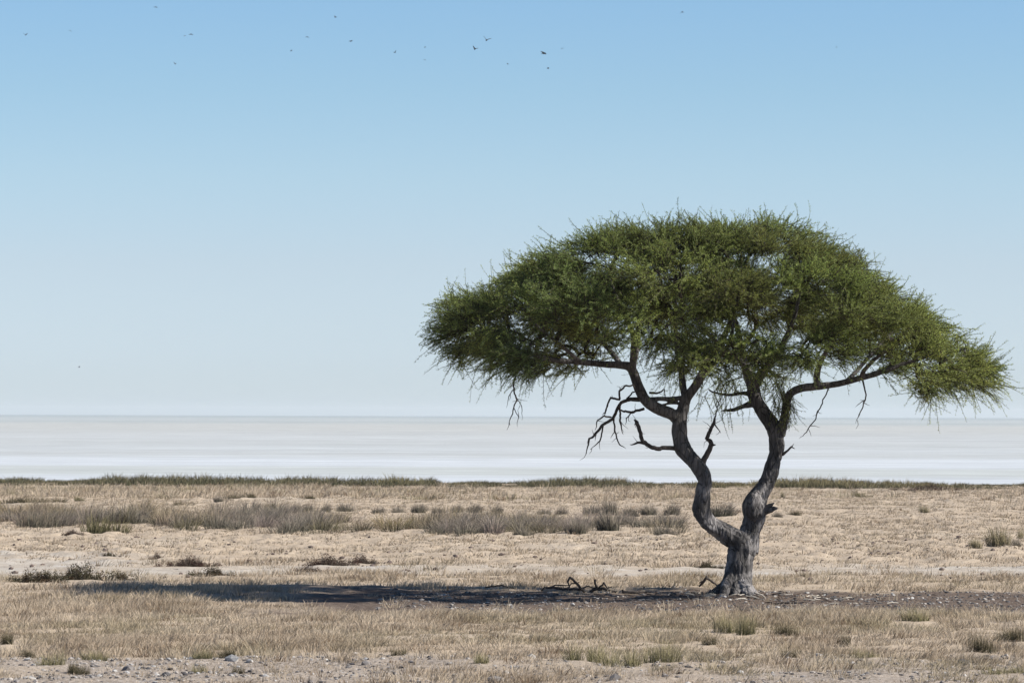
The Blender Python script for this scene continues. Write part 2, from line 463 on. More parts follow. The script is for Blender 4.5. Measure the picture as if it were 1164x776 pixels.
def grass_field(n, x0, x1, y0, y1, dens, hmin, hmax, wid, per, rad, rng, green=.1):
    """tussocks of blades kept where dens() allows; the fan of the field widens with distance"""
    y = np.sqrt(rng.uniform(y0 ** 2, y1 ** 2, n)); u = rng.uniform(-1, 1, n)
    half = y * .1236 * 1.22 + .6
    x = u * half
    keep = rng.uniform(0, 1, n) < dens(x, y)
    x = x[keep]; y = y[keep]; n = len(x)
    th = hmin + (hmax - hmin) * np.clip(fbm(x * .8, y * .8, 71) * 2.2 - .65 + rng.normal(0, .28, n), 0, 1.25)
    g = np.clip((fbm(x * .6, y * .35, 91) - .52) * 4 + rng.normal(0, .12, n), 0, 1) * green * 4
    g = np.clip(g, 0, 1)
    tone = np.clip(fbm(x * 1.7, y * 1.2, 101) * 2.0 - .5 + rng.normal(0, .28, n), 0, 1)
    lx = .7 * (fbm(x * .3, y * .3, 111) - .2) + rng.normal(0, .18, n); ly = rng.normal(0, .1, n)
    k = np.repeat(np.arange(n), per); N = len(k)
    a = rng.uniform(0, 6.283, N); rr = rad * np.sqrt(rng.uniform(0, 1, N))
    bx = x[k] + np.cos(a) * rr; by = y[k] + np.sin(a) * rr
    bz = gheight(bx, by) - .01
    h = th[k] * rng.uniform(.5, 1.15, N)
    spread_ = rng.uniform(.1, 1.6, N)
    lean = np.stack([(lx[k] + np.cos(a) * .75 * spread_) * h, (ly[k] + np.sin(a) * .75 * spread_) * h], 1)
    w = wid * rng.uniform(.6, 1.4, N)
    t = tone[k][:, None] + rng.normal(0, .18, N)[:, None]; t = np.clip(t, 0, 1)
    ct = STRAW_D * (1 - t) + PALE * t
    ct = ct * .72 + STRAW * .28
    gg = g[k][:, None]
    cb = (STRAW * .75 * (.6 + .6 * t)) * (1 - gg) + OLIVE * gg
    ct = ct * (1 - gg * .75) + (OLIVE * 1.25) * gg * .75
    odd = (rng.uniform(0, 1, n) < .05)[k][:, None]
    ct = np.where(odd, RUST, ct); cb = np.where(odd, RUST * .7, cb)
    return blades(np.stack([bx, by, bz], 1), h, lean, w, cb, ct, rng)


def dens_near(x, y):
    so, sa, sn = zones(x, y)
    d = (1 - np.clip(so * 1.25, 0, .965)) * (1 - .9 * sa) * (1 - .84 * np.clip(sn * 1.1, 0, 1))
    pat = sstep(.30, .52, fbm(x * .9, y * .6, 131))
    far = 1 - sstep(71.5, 75, y)
    return d * (.45 + .55 * pat) * (.25 + .75 * far) * clearing(x, y)


def dens_mid(x, y):
    so, sa, sn = zones(x, y)
    return clearing(x, y) * (1 - .92 * sa) * (.5 + .5 * sstep(.4, .62, fbm(x * .5, y * .14, 141)))


# ------------------------------------------------------------------ scrub: tussock prototypes
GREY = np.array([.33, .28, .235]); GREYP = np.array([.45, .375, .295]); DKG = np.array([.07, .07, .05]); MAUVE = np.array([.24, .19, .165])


def tussock_blades(x, y, height, radius, n, tip, base, wid, rng, z=None, fan=.55, leanx=.1):
    a = rng.uniform(0, 6.283, n); rr = radius * .55 * np.sqrt(rng.uniform(0, 1, n))
    bx = x + np.cos(a) * rr; by = y + np.sin(a) * rr
    bz = (gheight(bx, by) if z is None else np.full(n, z)) - .015
    h = height * rng.uniform(.45, 1.08, n) * (1.05 - .45 * (rr / (radius * .55 + 1e-6)) ** 2)
    sp = rng.uniform(.1, 1, n)
    lean = np.stack([np.cos(a) * fan * sp * radius + leanx * h, np.sin(a) * fan * sp * radius], 1)
    v = rng.uniform(.72, 1.22, n)[:, None]
    return blades(np.stack([bx, by, bz], 1), h, lean, wid * rng.uniform(.6, 1.4, n), base * v, tip * v, rng, .35, .4)


mb = MB()
n = 1100; got = 0
for _ in range(n):
    y = RNG.uniform(93, 121); x = RNG.uniform(-1, .42) * (y * .1236 * 1.2)
    edge = sstep(-.7, .6, (4.0 - x) + 4 * (float(fbm(x * .5, y * .2, 7)) - .5))
    row = float(pyrow(y))
    # denser belt nearest, a thinner one behind, broken by sandy gaps
    nb = float(fbm(x * .34, y * .16, 161))
    mid_ = 103.5 + (x + 6) * -.22
    belt = max(float(band(y, mid_ - 5.5, mid_ + 5.0, 1.2)), .45 * float(band(y, 113, 120, 1)) * (x < -6))
    if RNG.uniform() > belt * float(sstep(.34, .50, nb)) * edge: continue
    t = RNG.uniform()
    tip = GREYP * t + GREY * (1 - t)
    if RNG.uniform() < .16: tip = np.array([.38, .31, .17])
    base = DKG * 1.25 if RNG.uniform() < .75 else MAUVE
    sp = float(fbm(x * .35, y * .25, 166)); tip = tip * (.75 + .55 * sp) * (np.array([1.05, .98, .80]) if sp > .6 else np.array([1, 1, 1]))
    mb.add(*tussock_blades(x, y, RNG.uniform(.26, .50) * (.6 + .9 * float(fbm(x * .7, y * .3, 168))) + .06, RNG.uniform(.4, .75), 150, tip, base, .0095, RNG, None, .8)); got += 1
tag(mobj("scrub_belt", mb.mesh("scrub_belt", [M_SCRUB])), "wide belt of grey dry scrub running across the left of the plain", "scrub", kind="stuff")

mb = MB()
n = 1500
for _ in range(n):
    y = RNG.uniform(160, 171.5); x = RNG.uniform(-1, 1) * 26
    hh = (.14 + .30 * float(sstep(.3, .75, fbm(x * .45, 2.2, 171)))) * (1 - .35 * float(sstep(13, 17, x)))
    right = float(sstep(4, 9, x)) * (1 - float(sstep(16, 18, x)))
    if RNG.uniform() > float(sstep(.2, .36, float(fbm(x * .5, y * .15, 181)))): continue
    t = np.clip(RNG.normal(.3 + .5 * right, .22), 0, 1)
    tip = np.array([.155, .14, .095]) * (1 - t) + np.array([.36, .29, .16]) * t
    mb.add(*tussock_blades(x, y, hh * RNG.uniform(.7, 1.15), .5, 34, tip, np.array([.065, .072, .042]), .022, RNG))
tag(mobj("shore_reeds", mb.mesh("shore_reeds", [M_SCRUB])), "thin dark green line of reeds along the edge of the salt pan", "reeds", kind="stuff")


def tussock_proto(kind, seed):
    rng = np.random.default_rng(seed); mb = MB()
    if kind == 'grey':
        for k in range(3):
            mb.add(*tussock_blades(rng.normal(0, .16), rng.normal(0, .16), rng.uniform(.8, 1.05), .55, 130, GREYP * rng.uniform(.85, 1.05), DKG * 1.2, .016, rng, 0))
    elif kind == 'straw':
        for k in range(2):
            mb.add(*tussock_blades(rng.normal(0, .12), rng.normal(0, .12), rng.uniform(.8, 1.1), .55, 170, np.array([.50, .42, .26]), np.array([.18, .155, .09]), .015, rng, 0, .6))
    elif kind == 'green':
        for k in range(4):
            mb.add(*tussock_blades(rng.normal(0, .3), rng.normal(0, .2), rng.uniform(.6, 1.0), .55, 100, np.array([.33, .285, .15]), np.array([.085, .082, .045]), .016, rng, 0, .6))
    elif kind == 'tuft':
        for k in range(6):
            mb.add(*tussock_blades(rng.normal(0, .5), rng.normal(0, .35), rng.uniform(.5, 1.0), .8, 70, np.array([.44, .37, .22]), np.array([.16, .15, .075]), .022, rng, 0, .7))
    elif kind == 'dark':
        for k in range(5):
            mb.add(*tussock_blades(rng.normal(0, .45), rng.normal(0, .3), rng.uniform(.5, 1.0), .7, 80, np.array([.235, .19, .115]), np.array([.075, .07, .042]), .022, rng, 0, .7))
    else:                               # low mat of heath: tiny leaves on sprawling stems
        for k in range(26):
            x = rng.normal(0, .45); y = rng.normal(0, .35); hh = (.85 - .45 * min(1, abs(x))) * rng.uniform(.35, 1); rr_ = rng.uniform(.14, .3)
            n = 130
            v = norm(rng.normal(0, 1, (n, 3))); v[:, 2] = np.abs(v[:, 2])
            c = np.array([x, y, 0]) + v * np.array([rr_, rr_, hh]) * rng.uniform(.3, 1.05, (n, 1))
            a1 = norm(rng.normal(0, 1, (n, 3))); a2 = norm(np.cross(a1, rng.normal(0, 1, (n, 3))))
            l = rng.uniform(.02, .045, (n, 1))
            V = np.stack([c - a1 * l, c + a2 * l * .45, c + a1 * l, c - a2 * l * .45], 1).reshape(-1, 3)
            tip = np.array([.095, .084, .052]) if kind == 'heath' else np.array([.122, .095, .075])
            if rng.uniform() < .4: tip = tip * np.array([1.15, .9, .9]) * .8
            mb.add(V, np.full(n, 4), np.arange(4 * n), np.repeat(tip * rng.uniform(.6, 1.4, (n, 1)), 4, 0))
            mb.add(*tussock_blades(x, y, hh * 1.05, rr_, 14, tip * .7, np.array([.06, .045, .035]), .014, rng, 0, .9))
    return mb.mesh("shrub_" + kind, [M_SCRUB])


PROTO = {}
for kd, cnt in (('grey', 4), ('straw', 3), ('green', 3), ('tuft', 4), ('dark', 3), ('heath', 2), ('rusty', 2)):
    PROTO[kd] = [tussock_proto(kd, 300 + 10 * len(PROTO) + k) for k in range(cnt)]


def shrub(name, kd, px, py, wpx, hpx, label, cat, group, rot=None):
    X, Y = ground(px, py)
    k = Y / FPX
    me = random.choice(PROTO[kd])
    o = mobj(name, me)
    o.location = (X, Y, float(gheight(X, Y)) - .01)
    wid = {'grey': 1.15, 'straw': 1.1, 'green': 1.75, 'tuft': 2.4, 'dark': 2.2}.get(kd, 2.3)
    sx_ = wpx * k / wid
    o.scale = (sx_, max(sx_ * .8, .15), hpx * k * 1.25)
    if Y < 150: CLEAR.append((X, Y, wpx * k * .6 + .1, max(sx_ * .8, .15) + (.75 if Y < 70 else .5)))
    o.rotation_euler.z = random.uniform(-.5, .5) + (math.pi if random.random() < .5 else 0)
    tag(o, label, cat, group)
    return o


G1 = "dry shrubs standing on the plain"
ROW = "small grey shrubs in a row behind the scrub belt"
rowx = [(338, 582, 14, 10), (352, 582, 15, 12), (372, 583, 13, 12), (394, 583, 24, 12), (432, 584, 20, 10), (452, 583, 18, 11), (475, 583, 24, 11), (498, 584, 20, 9), (519, 584, 18, 11), (541, 584, 22, 11),
        (566, 585, 18, 9), (620, 585, 22, 10), (640, 585, 18, 10), (672, 586, 26, 18), (692, 586, 26, 20), (716, 587, 24, 12), (740, 587, 26, 12), (765, 587, 22, 13)]
ORD = ["first", "second", "third", "fourth", "fifth", "sixth", "seventh", "eighth", "ninth", "tenth", "eleventh", "twelfth", "thirteenth", "fourteenth", "fifteenth", "sixteenth", "seventeenth", "eighteenth", "nineteenth", "twentieth"]
for k, (x, y, w, h) in enumerate(rowx):
    shrub("dry_shrub", 'grey', x, y, w * 1.25, h, f"small grey dry shrub, {ORD[k]} from the left in the row behind the scrub belt", "shrub", ROW)
for (x, y, w, h, kd, lab) in [
    (112, 606, 62, 26, 'green', "wide yellow green shrub in front of the scrub belt, leaning right"),
    (752, 611, 24, 14, 'grey', "lone dark rounded shrub just left of the trunk, ahead of the scrub belt"),
    (764, 610, 14, 9, 'grey', "little grey shrub touching the lone dark rounded one left of the trunk"),
    (708, 598, 18, 15, 'grey', "upright grey shrub at the ragged right end of the scrub belt"),
    (690, 606, 34, 22, 'grey', "broad pale grey shrub bulging from the belt's right end"),
    (655, 609, 30, 20, 'grey', "bushy grey shrub on the front edge of the scrub belt, two left of its end"),
    (592, 611, 22, 14, 'grey', "dark based grey shrub jutting out in front of the scrub belt's middle"),
    (824, 587, 40, 18, 'grey', "wide grey shrub seen between the two forked stems of the tree"),
    (884, 589, 14, 8, 'grey', "low grey shrub just right of the right hand stem"),
    (903, 588, 15, 8, 'dark', "small dark green shrub right of the trunk's broken knob"),
    (977, 565, 22, 9, 'green', "dark green tuft far back on the bare plain right of the tree"),
    (892, 567, 8, 8, 'green', "tiny green tuft behind the right hand stem, near the shore"),
    (1050, 585, 13, 9, 'straw', "small solitary straw tuft in the open plain right of the tree"),
    (1109, 623, 17, 13, 'straw', "shorter green based tussock left of the tall straw one by the right edge"),
    (1134, 621, 30, 25, 'straw', "tallest straw tussock standing by the right edge of the plain"),
    (1155, 622, 16, 11, 'grey', "low grey tussock tucked against the tall straw one's right side"),
    (1161, 613, 10, 14, 'straw', "straw tussock cut by the right edge of the view"),
    (450, 552, 46, 15, 'green', "tallest green mound rising from the reed line at the shore"),
    (680, 551, 24, 9, 'straw', "yellowish clump in the reed line, left one of two at the shore"),
    (705, 552, 20, 11, 'straw', "yellowish clump in the reed line, right one of two at the shore"),
    (248, 572, 14, 7, 'grey', "small grey green bush by the yellow grass on the far left plain"),
    (22, 574, 40, 11, 'dark', "dark bush on the far left behind the scrub belt"),
    (62, 573, 34, 9, 'dark', "second dark bush from the left edge, behind the scrub belt"),
    (89, 570, 14, 8, 'green', "tiny green bush between yellow grass and scrub on the left"),
    (205, 575, 26, 9, 'dark', "dark flat bush at the upper edge of the left scrub belt"),
    (268, 568, 26, 8, 'dark', "dark green bush in the yellow grass, left of three"),
    (286, 568, 18, 8, 'dark', "dark green bush in the yellow grass, middle of three"),
    (352, 568, 22, 7, 'dark', "dark green bush in the yellow grass, right of three"),
]:
    shrub("dry_shrub", kd, x, y, w * 1.2, h, lab, "shrub", G1)

G2 = "low heath mats on the plain"
for (x, y, w, h, kd, lab) in [
    (97, 660, 62, 14, 'heath', "largest dark olive heath mat on the left, above the shadow tip"),
    (40, 663, 60, 10, 'heath', "flatter dark heath mat at far left, beside the largest one"),
    (135, 659, 44, 8, 'heath', "thin green heath mat trailing right of the largest one"),
    (216, 644, 44, 8, 'rusty', "short rusty brown heath mat on the pale salty strip at left"),
    (240, 653, 44, 8, 'heath', "grey green heath mat between the rusty mat and the shadow"),
    (375, 643, 60, 8, 'rusty', "long rusty brown heath mat left of centre on the salty strip"),
    (413, 641, 36, 7, 'rusty', "rusty heath mat joined to the right end of the long one"),
    (350, 648, 46, 5, 'rusty', "flat rusty heath mat below the long one"),
    (83, 608, 26, 5, 'rusty', "dark brown mat at the foot of the yellow green shrub"),
    (806, 646, 30, 5, 'heath', "flat green mat on pale soil just left of the trunk"),
    (125, 632, 14, 4, 'heath', "tiny dark mat on the bare stubble at left"),
    (180, 634, 12, 5, 'rusty', "tiny rusty mat on the bare stubble above the short rusty one"),
    (1060, 558, 60, 5, 'rusty', "thin reddish brown mat far back near the shore on the right"),
]:
    shrub("heath_mat", kd, x, y, w * 1.45, h * 2.0, lab, "heath", G2)

G3 = "green tinged tufts in the dry foreground"
for k, (x, y, w, h, kd, lab) in enumerate([
    (10, 731, 26, 12, 'dark', "dark tuft at the left edge of the foreground"),
    (58, 757, 32, 12, 'tuft', "yellow green tuft at lower left beside the stony strip"),
    (85, 764, 22, 10, 'dark', "dark tuft in the lower left stones, left of a pair"),
    (97, 766, 20, 9, 'dark', "dark tuft in the lower left stones, right of a pair"),
    (34, 744, 16, 8, 'dark', "little dark tuft among pale grass at lower left"),
    (110, 749, 36, 8, 'tuft', "low green tuft on the edge of the stony strip at lower left"),
    (228, 766, 18, 8, 'tuft', "round straw tuft standing alone in the stones at lower left"),
    (274, 763, 16, 9, 'dark', "small dark tuft alone in the stones left of centre"),
    (233, 751, 22, 8, 'tuft', "green tuft above the round straw tuft in the stones"),
    (263, 748, 20, 9, 'dark', "dark tuft at the grass edge above the stones left of centre"),
    (455, 744, 16, 8, 'dark', "dark round tuft in the grass below the middle of the shadow"),
    (551, 756, 26, 9, 'tuft', "olive tuft on the edge of the stony strip near the centre"),
    (665, 752, 44, 14, 'tuft', "large yellow green tuft in the foreground, left of three in a line"),
    (705, 755, 50, 15, 'tuft', "large yellow green tuft in the foreground, middle of three in a line"),
    (755, 752, 44, 17, 'tuft', "large yellow green tuft in the foreground, right of three in a line"),
    (824, 720, 28, 14, 'tuft', "yellow green tuft below the trunk, left of a pair"),
    (852, 722, 36, 17, 'tuft', "yellow green tuft below the trunk, taller right of a pair"),
    (895, 723, 28, 11, 'dark', "dark tuft right of the yellow green pair below the trunk"),
    (806, 735, 20, 9, 'dark', "small dark tuft in the grass below the trunk"),
    (899, 746, 22, 10, 'dark', "dark tuft low in the foreground, right of the trunk line"),
    (963, 732, 16, 11, 'dark', "narrow dark tuft in the foreground between trunk and right edge"),
    (1040, 706, 34, 10, 'tuft', "brown tuft at the edge of the bare soil on the right"),
    (1116, 743, 30, 17, 'dark', "darkest round tuft in the foreground near the right edge"),
    (1150, 732, 36, 14, 'dark', "dark green tuft at the right edge of the foreground"),
    (1140, 766, 60, 8, 'tuft', "flat green tuft in the lower right corner"),
    (985, 750, 26, 9, 'tuft', "olive tuft in the lower right grass above the stones"),
]):
    shrub("grass_tuft", kd, x, y, w * 1.1, h * 1.75, lab, "grass tuft", G3)

# ------------------------------------------------------------------ grass carpet, parted round the plants above
mb = MB()
mb.add(*grass_field(12500, 0, 0, 43.0, 61, dens_near, .045, .145, .0075, 24, .13, RNG, .10))
mb.add(*grass_field(9000, 0, 0, 42.5, 61, lambda x, y: (.55 + .45 * clearing(x, y)) * (1 - .5 * zones(x, y)[2]) * .9 * (1 - np.clip(zones(x, y)[0] * 1.2, 0, 1)) * (.4 + .6 * sstep(.4, .6, fbm(x * 1.3, y * .9, 137))), .02, .07, .008, 16, .2, RNG, .12))
mb.add(*grass_field(9000, 0, 0, 60, 79, dens_near, .045, .15, .009, 18, .15, RNG, .07))
tag(mobj("dry_grass", mb.mesh("dry_grass", [M_STRAW])), "tall pale dry grass covering the plain around the tree", "grass", kind="stuff")

mb = MB()
mb.add(*grass_field(56000, 0, 0, 76, 165, dens_mid, .02, .10, .015, 9, .16, RNG, .02))
mb.add(*grass_field(3000, 0, 0, 136, 158, lambda x, y: sstep(.38, .55, fbm(x * .25, y * .1, 151)) * (1 - .92 * sstep(5, 8, x)), .16, .30, .02, 14, .25, RNG, .16))
tag(mobj("stubble_grass", mb.mesh("stubble_grass", [M_STRAW])), "short straw stubble grass on the plain behind the tree", "grass", kind="stuff")

# ------------------------------------------------------------------ stones and litter
ICO_V = None


def ico():
    import bmesh
    bm = bmesh.new(); bmesh.ops.create_icosphere(bm, subdivisions=1, radius=1)
    v = np.array([p.co[:] for p in bm.verts]); f = np.array([[q.index for q in fc.verts] for fc in bm.faces]); bm.free(); return v, f


IV, IF = ico()


def stone(mb, x, y, r, rng, col, flat=.6, z=None):
    v = IV * rng.uniform(.65, 1.25, (len(IV), 1))
    a = rng.uniform(0, 6.28); c, s = math.cos(a), math.sin(a)
    v = v * np.array([r * rng.uniform(.8, 1.5), r, r * flat])
    v = np.stack([v[:, 0] * c - v[:, 1] * s, v[:, 0] * s + v[:, 1] * c, v[:, 2]], 1)
    zz = float(gheight(x, y)) if z is None else z
    v = v + np.array([x, y, zz + r * flat * .35])
    mb.add(v, np.full(len(IF), 3), IF.ravel(), np.asarray(col) * rng.uniform(.8, 1.15))


STC = [np.array([.52, .50, .47]), np.array([.40, .36, .32]), np.array([.22, .20, .185]), np.array([.09, .085, .085])]
mb = MB()
for _ in range(9000):
    y = RNG.uniform(42.6, 50.0); x = RNG.uniform(-1, 1) * y * .1236 * 1.15
    if RNG.uniform() > float(zones(x, y)[2]) * float((.25 + .75 * sstep(.35, .6, fbm(x * 1.2, y * 1.0, 201)))): continue
    stone(mb, x, y, .008 + .03 * RNG.uniform() ** 4, RNG, STC[RNG.choice(4, p=[.14, .40, .28, .18])])
for _ in range(5200):
    y = RNG.uniform(58.5, 67.5); x = RNG.uniform(-2, 11)
    if RNG.uniform() > float(zones(x, y)[0]): continue
    stone(mb, x, y, .008 + .028 * RNG.uniform() ** 3, RNG, STC[RNG.choice(4, p=[.1, .2, .25, .45])])
for _ in range(1100):
    y = RNG.uniform(70, 94); x = RNG.uniform(-1, 1) * y * .1236 * 1.15
    if RNG.uniform() > .25 + .75 * float(sstep(.45, .65, fbm(x * .4, y * .2, 211))): continue
    stone(mb, x, y, .012 + .05 * RNG.uniform() ** 3, RNG, np.array([.16, .12, .10]), .7)
tag(mobj("gravel", mb.mesh("gravel", [M_STONE])), "small pale and dark pebbles scattered over the bare soil", "gravel", kind="stuff")

for k, (x, y, r, c, lab) in enumerate([
    (565, 772, .085, 1, "biggest grey rock at the bottom centre of the stony strip"),
    (700, 773, .07, 2, "pointed grey rock at the bottom, right of the biggest one"),
    (147, 762, .08, 2, "dark grey rock in the lower left stones"),
    (36, 770, .06, 0, "white rock at the lower left corner of the stony strip"),
    (211, 748, .04, 0, "bright white rock at the grass edge left of centre"),
    (265, 752, .075, 0, "flat white rock beside a dark tuft left of centre"),
    (285, 753, .045, 0, "white pebble right of the flat white rock"),
    (190, 770, .055, 3, "black rock among the stones at lower left"),
    (417, 753, .05, 2, "dark rock at the grass edge near the centre"),
    (605, 751, .05, 0, "pale rock under the large yellow green tufts"),
    (842, 763, .045, 0, "bright white rock on the stony strip below the trunk"),
    (931, 745, .045, 0, "pale rock in grass beneath the bare soil on the right"),
    (970, 757, .04, 0, "white pebble beside the olive tuft at lower right"),
    (1095, 756, .07, 3, "black stone clump at the lower right of the strip"),
]):
    X, Y = ground(x, y)
    rng = np.random.default_rng(900 + k); m_ = MB()
    stone(m_, 0, 0, r, rng, STC[c], .7, 0)
    stone(m_, r * .5, .02, r * .6, rng, STC[c], .8, 0)
    o = mobj("rock", m_.mesh("rock", [M_STONE])); o.location = (X, Y, float(gheight(X, Y)))
    tag(o, lab, "rock", "larger rocks in the foreground")

mb = MB()
for _ in range(210):
    x = TX + RNG.normal(.5, 1.0); y = TY + RNG.normal(-.2, 1.1)
    if math.hypot(x - TX, y - TY) < .35: continue
    a = RNG.uniform(0, 3.14); l = RNG.uniform(.03, .11); z = float(gheight(x, y)) + .012
    c = STC[0] * np.array([1, .93, .82]) if RNG.uniform() < .28 else np.array([.12, .085, .065])
    d = np.array([math.cos(a), math.sin(a), RNG.uniform(-.1, .2)]) * l
    tube(mb, [np.array([x, y, z]) - d, np.array([x, y, z + .01]), np.array([x, y, z]) + d], [.007, .009, .005], 4, .1, col=c)
tag(mobj("bark_litter", mb.mesh("bark_litter", [M_CHIP])), "bleached bark chips and twigs scattered around the trunk's foot", "litter", kind="stuff")

# ------------------------------------------------------------------ the tree


def P(px, py, d=0.0):
    return np.array([(px - 840) * SC, d, (678 - py) * SC])


tree = link(bpy.data.objects.new("acacia_tree", None))
tree.location = (TX, TY, float(gheight(TX, TY)) - .02)
tag(tree, "umbrella shaped green acacia with forked crooked trunk standing alone on the plain", "tree")

mb = MB()
LIMBS = []


def limb(pts, seed=0, rough=.12, fis=.10, keep=True):
    P_ = [P(a, b, c) for a, b, c, r in pts]; R_ = [r * SC * .5 for a, b, c, r in pts]
    C = tube(mb, P_, R_, 28, .022, rough, 0, seed, fis=fis)
    if keep: LIMBS.append(C)


# (x px, y px, depth m, width px)
limb([(838, 684, 0, 44), (838, 672, 0, 37), (840, 655, 0, 33), (843, 638, 0, 32), (846, 626, 0, 34), (848, 617, .02, 26), (849, 609, .04, 12)], 1, .16, .16, False)
limb([(847, 630, 0, 26), (838, 616, -.05, 25), (820, 605, -.12, 21), (805, 594, -.16, 21), (797, 580, -.2, 21), (798, 562, -.2, 19.5), (801, 548, -.2, 18), (794, 532, -.18, 20), (779, 517, -.15, 19), (773, 503, -.12, 19), (772, 488, -.1, 18.5), (775, 472, -.1, 15), (780, 456, -.1, 12), (791, 440, -.12, 11), (799, 425, -.2, 10), (806, 410, -.4, 9), (820, 385, -.9, 7), (832, 350, -1.3, 5), (842, 310, -1.4, 3.4)], 2)
limb([(849, 628, .05, 30), (854, 606, .08, 24), (858, 592, .1, 25), (859, 578, .1, 29), (863, 566, .12, 24), (869, 555, .13, 20), (877, 538, .15, 18), (883, 518, .17, 17), (884, 502, .18, 18), (878, 484, .2, 18.5), (867, 468, .22, 17), (859, 453, .25, 16), (857, 440, .3, 14), (851, 424, .4, 12), (846, 404, .6, 9), (842, 375, .9, 7), (832, 340, 1.2, 5), (815, 300, 1.3, 3.4)], 3)
# burl and broken knob on the right stem
limb([(858, 594, .06, 14), (857, 584, .0, 22), (857, 574, -.02, 23), (861, 564, .05, 15), (864, 558, .1, 8)], 4, .2, .1, False)
# left stem: long arm to the left
limb([(774, 484, -.1, 14), (764, 474, -.14, 14), (750, 468, -.2, 14), (735, 459, -.25, 13), (727, 446, -.28, 12.5), (721, 430, -.3, 12), (715, 420, -.3, 11), (702, 418, -.35, 8.5), (682, 417, -.45, 8), (660, 415, -.55, 7), (630, 413, -.7, 6), (596, 404, -.8, 4.6), (560, 388, -.9, 3.4), (525, 372, -.9, 2.6)], 5)
limb([(718, 425, -.3, 10), (719, 405, -.5, 8), (716, 380, -1.0, 6.5), (700, 350, -1.5, 5), (688, 318, -1.7, 3.4)], 6)
limb([(705, 418, -.3, 7), (697, 406, -.1, 6.5), (680, 385, .5, 5.5), (655, 358, 1.1, 4.5), (630, 330, 1.5, 3)], 7)
limb([(717, 422, -.3, 8), (724, 400, .2, 7), (728, 370, .9, 6), (735, 330, 1.5, 5), (740, 295, 1.6, 3.4)], 8)
limb([(780, 458, -.1, 9), (777, 444, 0, 8), (775, 425, .1, 7.5), (772, 404, .4, 7), (770, 370, .8, 5), (772, 325, 1.0, 3.6)], 9)
limb([(779, 454, -.1, 6), (764, 456, -.12, 5.5), (745, 456, -.16, 5.5), (727, 457, -.2, 5), (712, 456, -.2, 4.5)], 10, keep=False)
limb([(751, 463, -.14, 2.4), (762, 461, -.1, 3), (773, 461, -.08, 3.6)], 10, keep=False)
limb([(768, 474, -.1, 5), (775, 464, -.1, 4), (778, 456, -.1, 4)], 10, keep=False)
limb([(800, 425, -.2, 7), (812, 412, -.9, 6), (822, 395, -1.7, 5), (826, 370, -2.2, 3.4)], 11)
limb([(660, 415, -.55, 5), (640, 400, -1.2, 4.5), (620, 385, -1.8, 3.5), (600, 368, -2.0, 2.6)], 12)
# right stem
limb([(888, 497, .15, 13), (892, 478, .1, 11), (894, 462, .05, 10), (899, 449, 0, 9.5), (912, 443, -.03, 9), (930, 441, -.1, 8.6), (953, 438, -.15, 8), (976, 432, -.2, 7), (1000, 425, -.2, 6), (1030, 414, -.2, 5), (1065, 404, -.2, 3.6), (1100, 398, -.2, 2.6)], 13)
limb([(929, 440, -.1, 8), (928, 428, -.2, 8), (930, 414, -.5, 6.5), (940, 390, -1.1, 5), (950, 355, -1.5, 3.4)], 14)
limb([(977, 432, -.2, 6), (982, 420, -.5, 5), (1000, 402, -1.1, 4.2), (1030, 385, -1.6, 3)], 15)
limb([(960, 437, -.15, 6), (978, 422, .5, 5), (1000, 400, 1.1, 4.5), (1025, 375, 1.4, 3)], 16)
limb([(858, 444, .28, 12), (868, 424, 0, 9), (882, 402, -.6, 7), (895, 370, -1.2, 5.5), (905, 325, -1.5, 3.6)], 17)
limb([(858, 442, .28, 10), (876, 420, .7, 7), (898, 390, 1.3, 5.5), (915, 350, 1.7, 3.6)], 18)
limb([(858, 460, .22, 10), (846, 464, .2, 6), (834, 468, .15, 4.5), (822, 469, .1, 3)], 19, keep=False)
limb([(857, 450, .25, 8), (845, 449, .4, 4.5), (830, 451, .4, 3.4), (812, 448, .3, 2.6), (806, 444, .3, 2)], 20, keep=False)
limb([(852, 425, .4, 7), (838, 410, -.3, 6), (815, 395, -.9, 5), (790, 375, -1.7, 4), (770, 350, -2.1, 3)], 21)
# roots flaring into the soil
for (a, b) in [([(836, 660, 0, 20), (822, 672, -.06, 15), (806, 678, -.10, 10), (790, 682, -.1, 6)], 31),
               ([(832, 655, -.1, 16), (824, 672, -.3, 13), (818, 683, -.45, 8)], 32),
               ([(842, 656, -.1, 17), (847, 672, -.28, 15), (854, 683, -.5, 8)], 33),
               ([(844, 656, 0, 18), (855, 672, -.05, 13), (866, 680, -.05, 7), (880, 684, 0, 3)], 34),
               ([(838, 656, -.1, 15), (836, 672, -.3, 12), (835, 684, -.46, 7)], 36),
               ([(842, 656, .1, 18), (846, 674, .4, 14), (850, 684, .6, 7)], 35)]:
    limb(a, b, .15, .12, False)
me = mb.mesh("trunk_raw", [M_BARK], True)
raw = mobj("trunk_raw", me)
md = raw.modifiers.new("r", 'REMESH'); md.mode = 'VOXEL'; md.voxel_size = .0125; md.use_smooth_shade = True
sm = raw.modifiers.new("s", 'SMOOTH'); sm.factor = .4; sm.iterations = 5
bpy.context.view_layer.update()
dg = bpy.context.evaluated_depsgraph_get()
tm = bpy.data.meshes.new_from_object(raw.evaluated_get(dg))
bpy.data.objects.remove(raw)
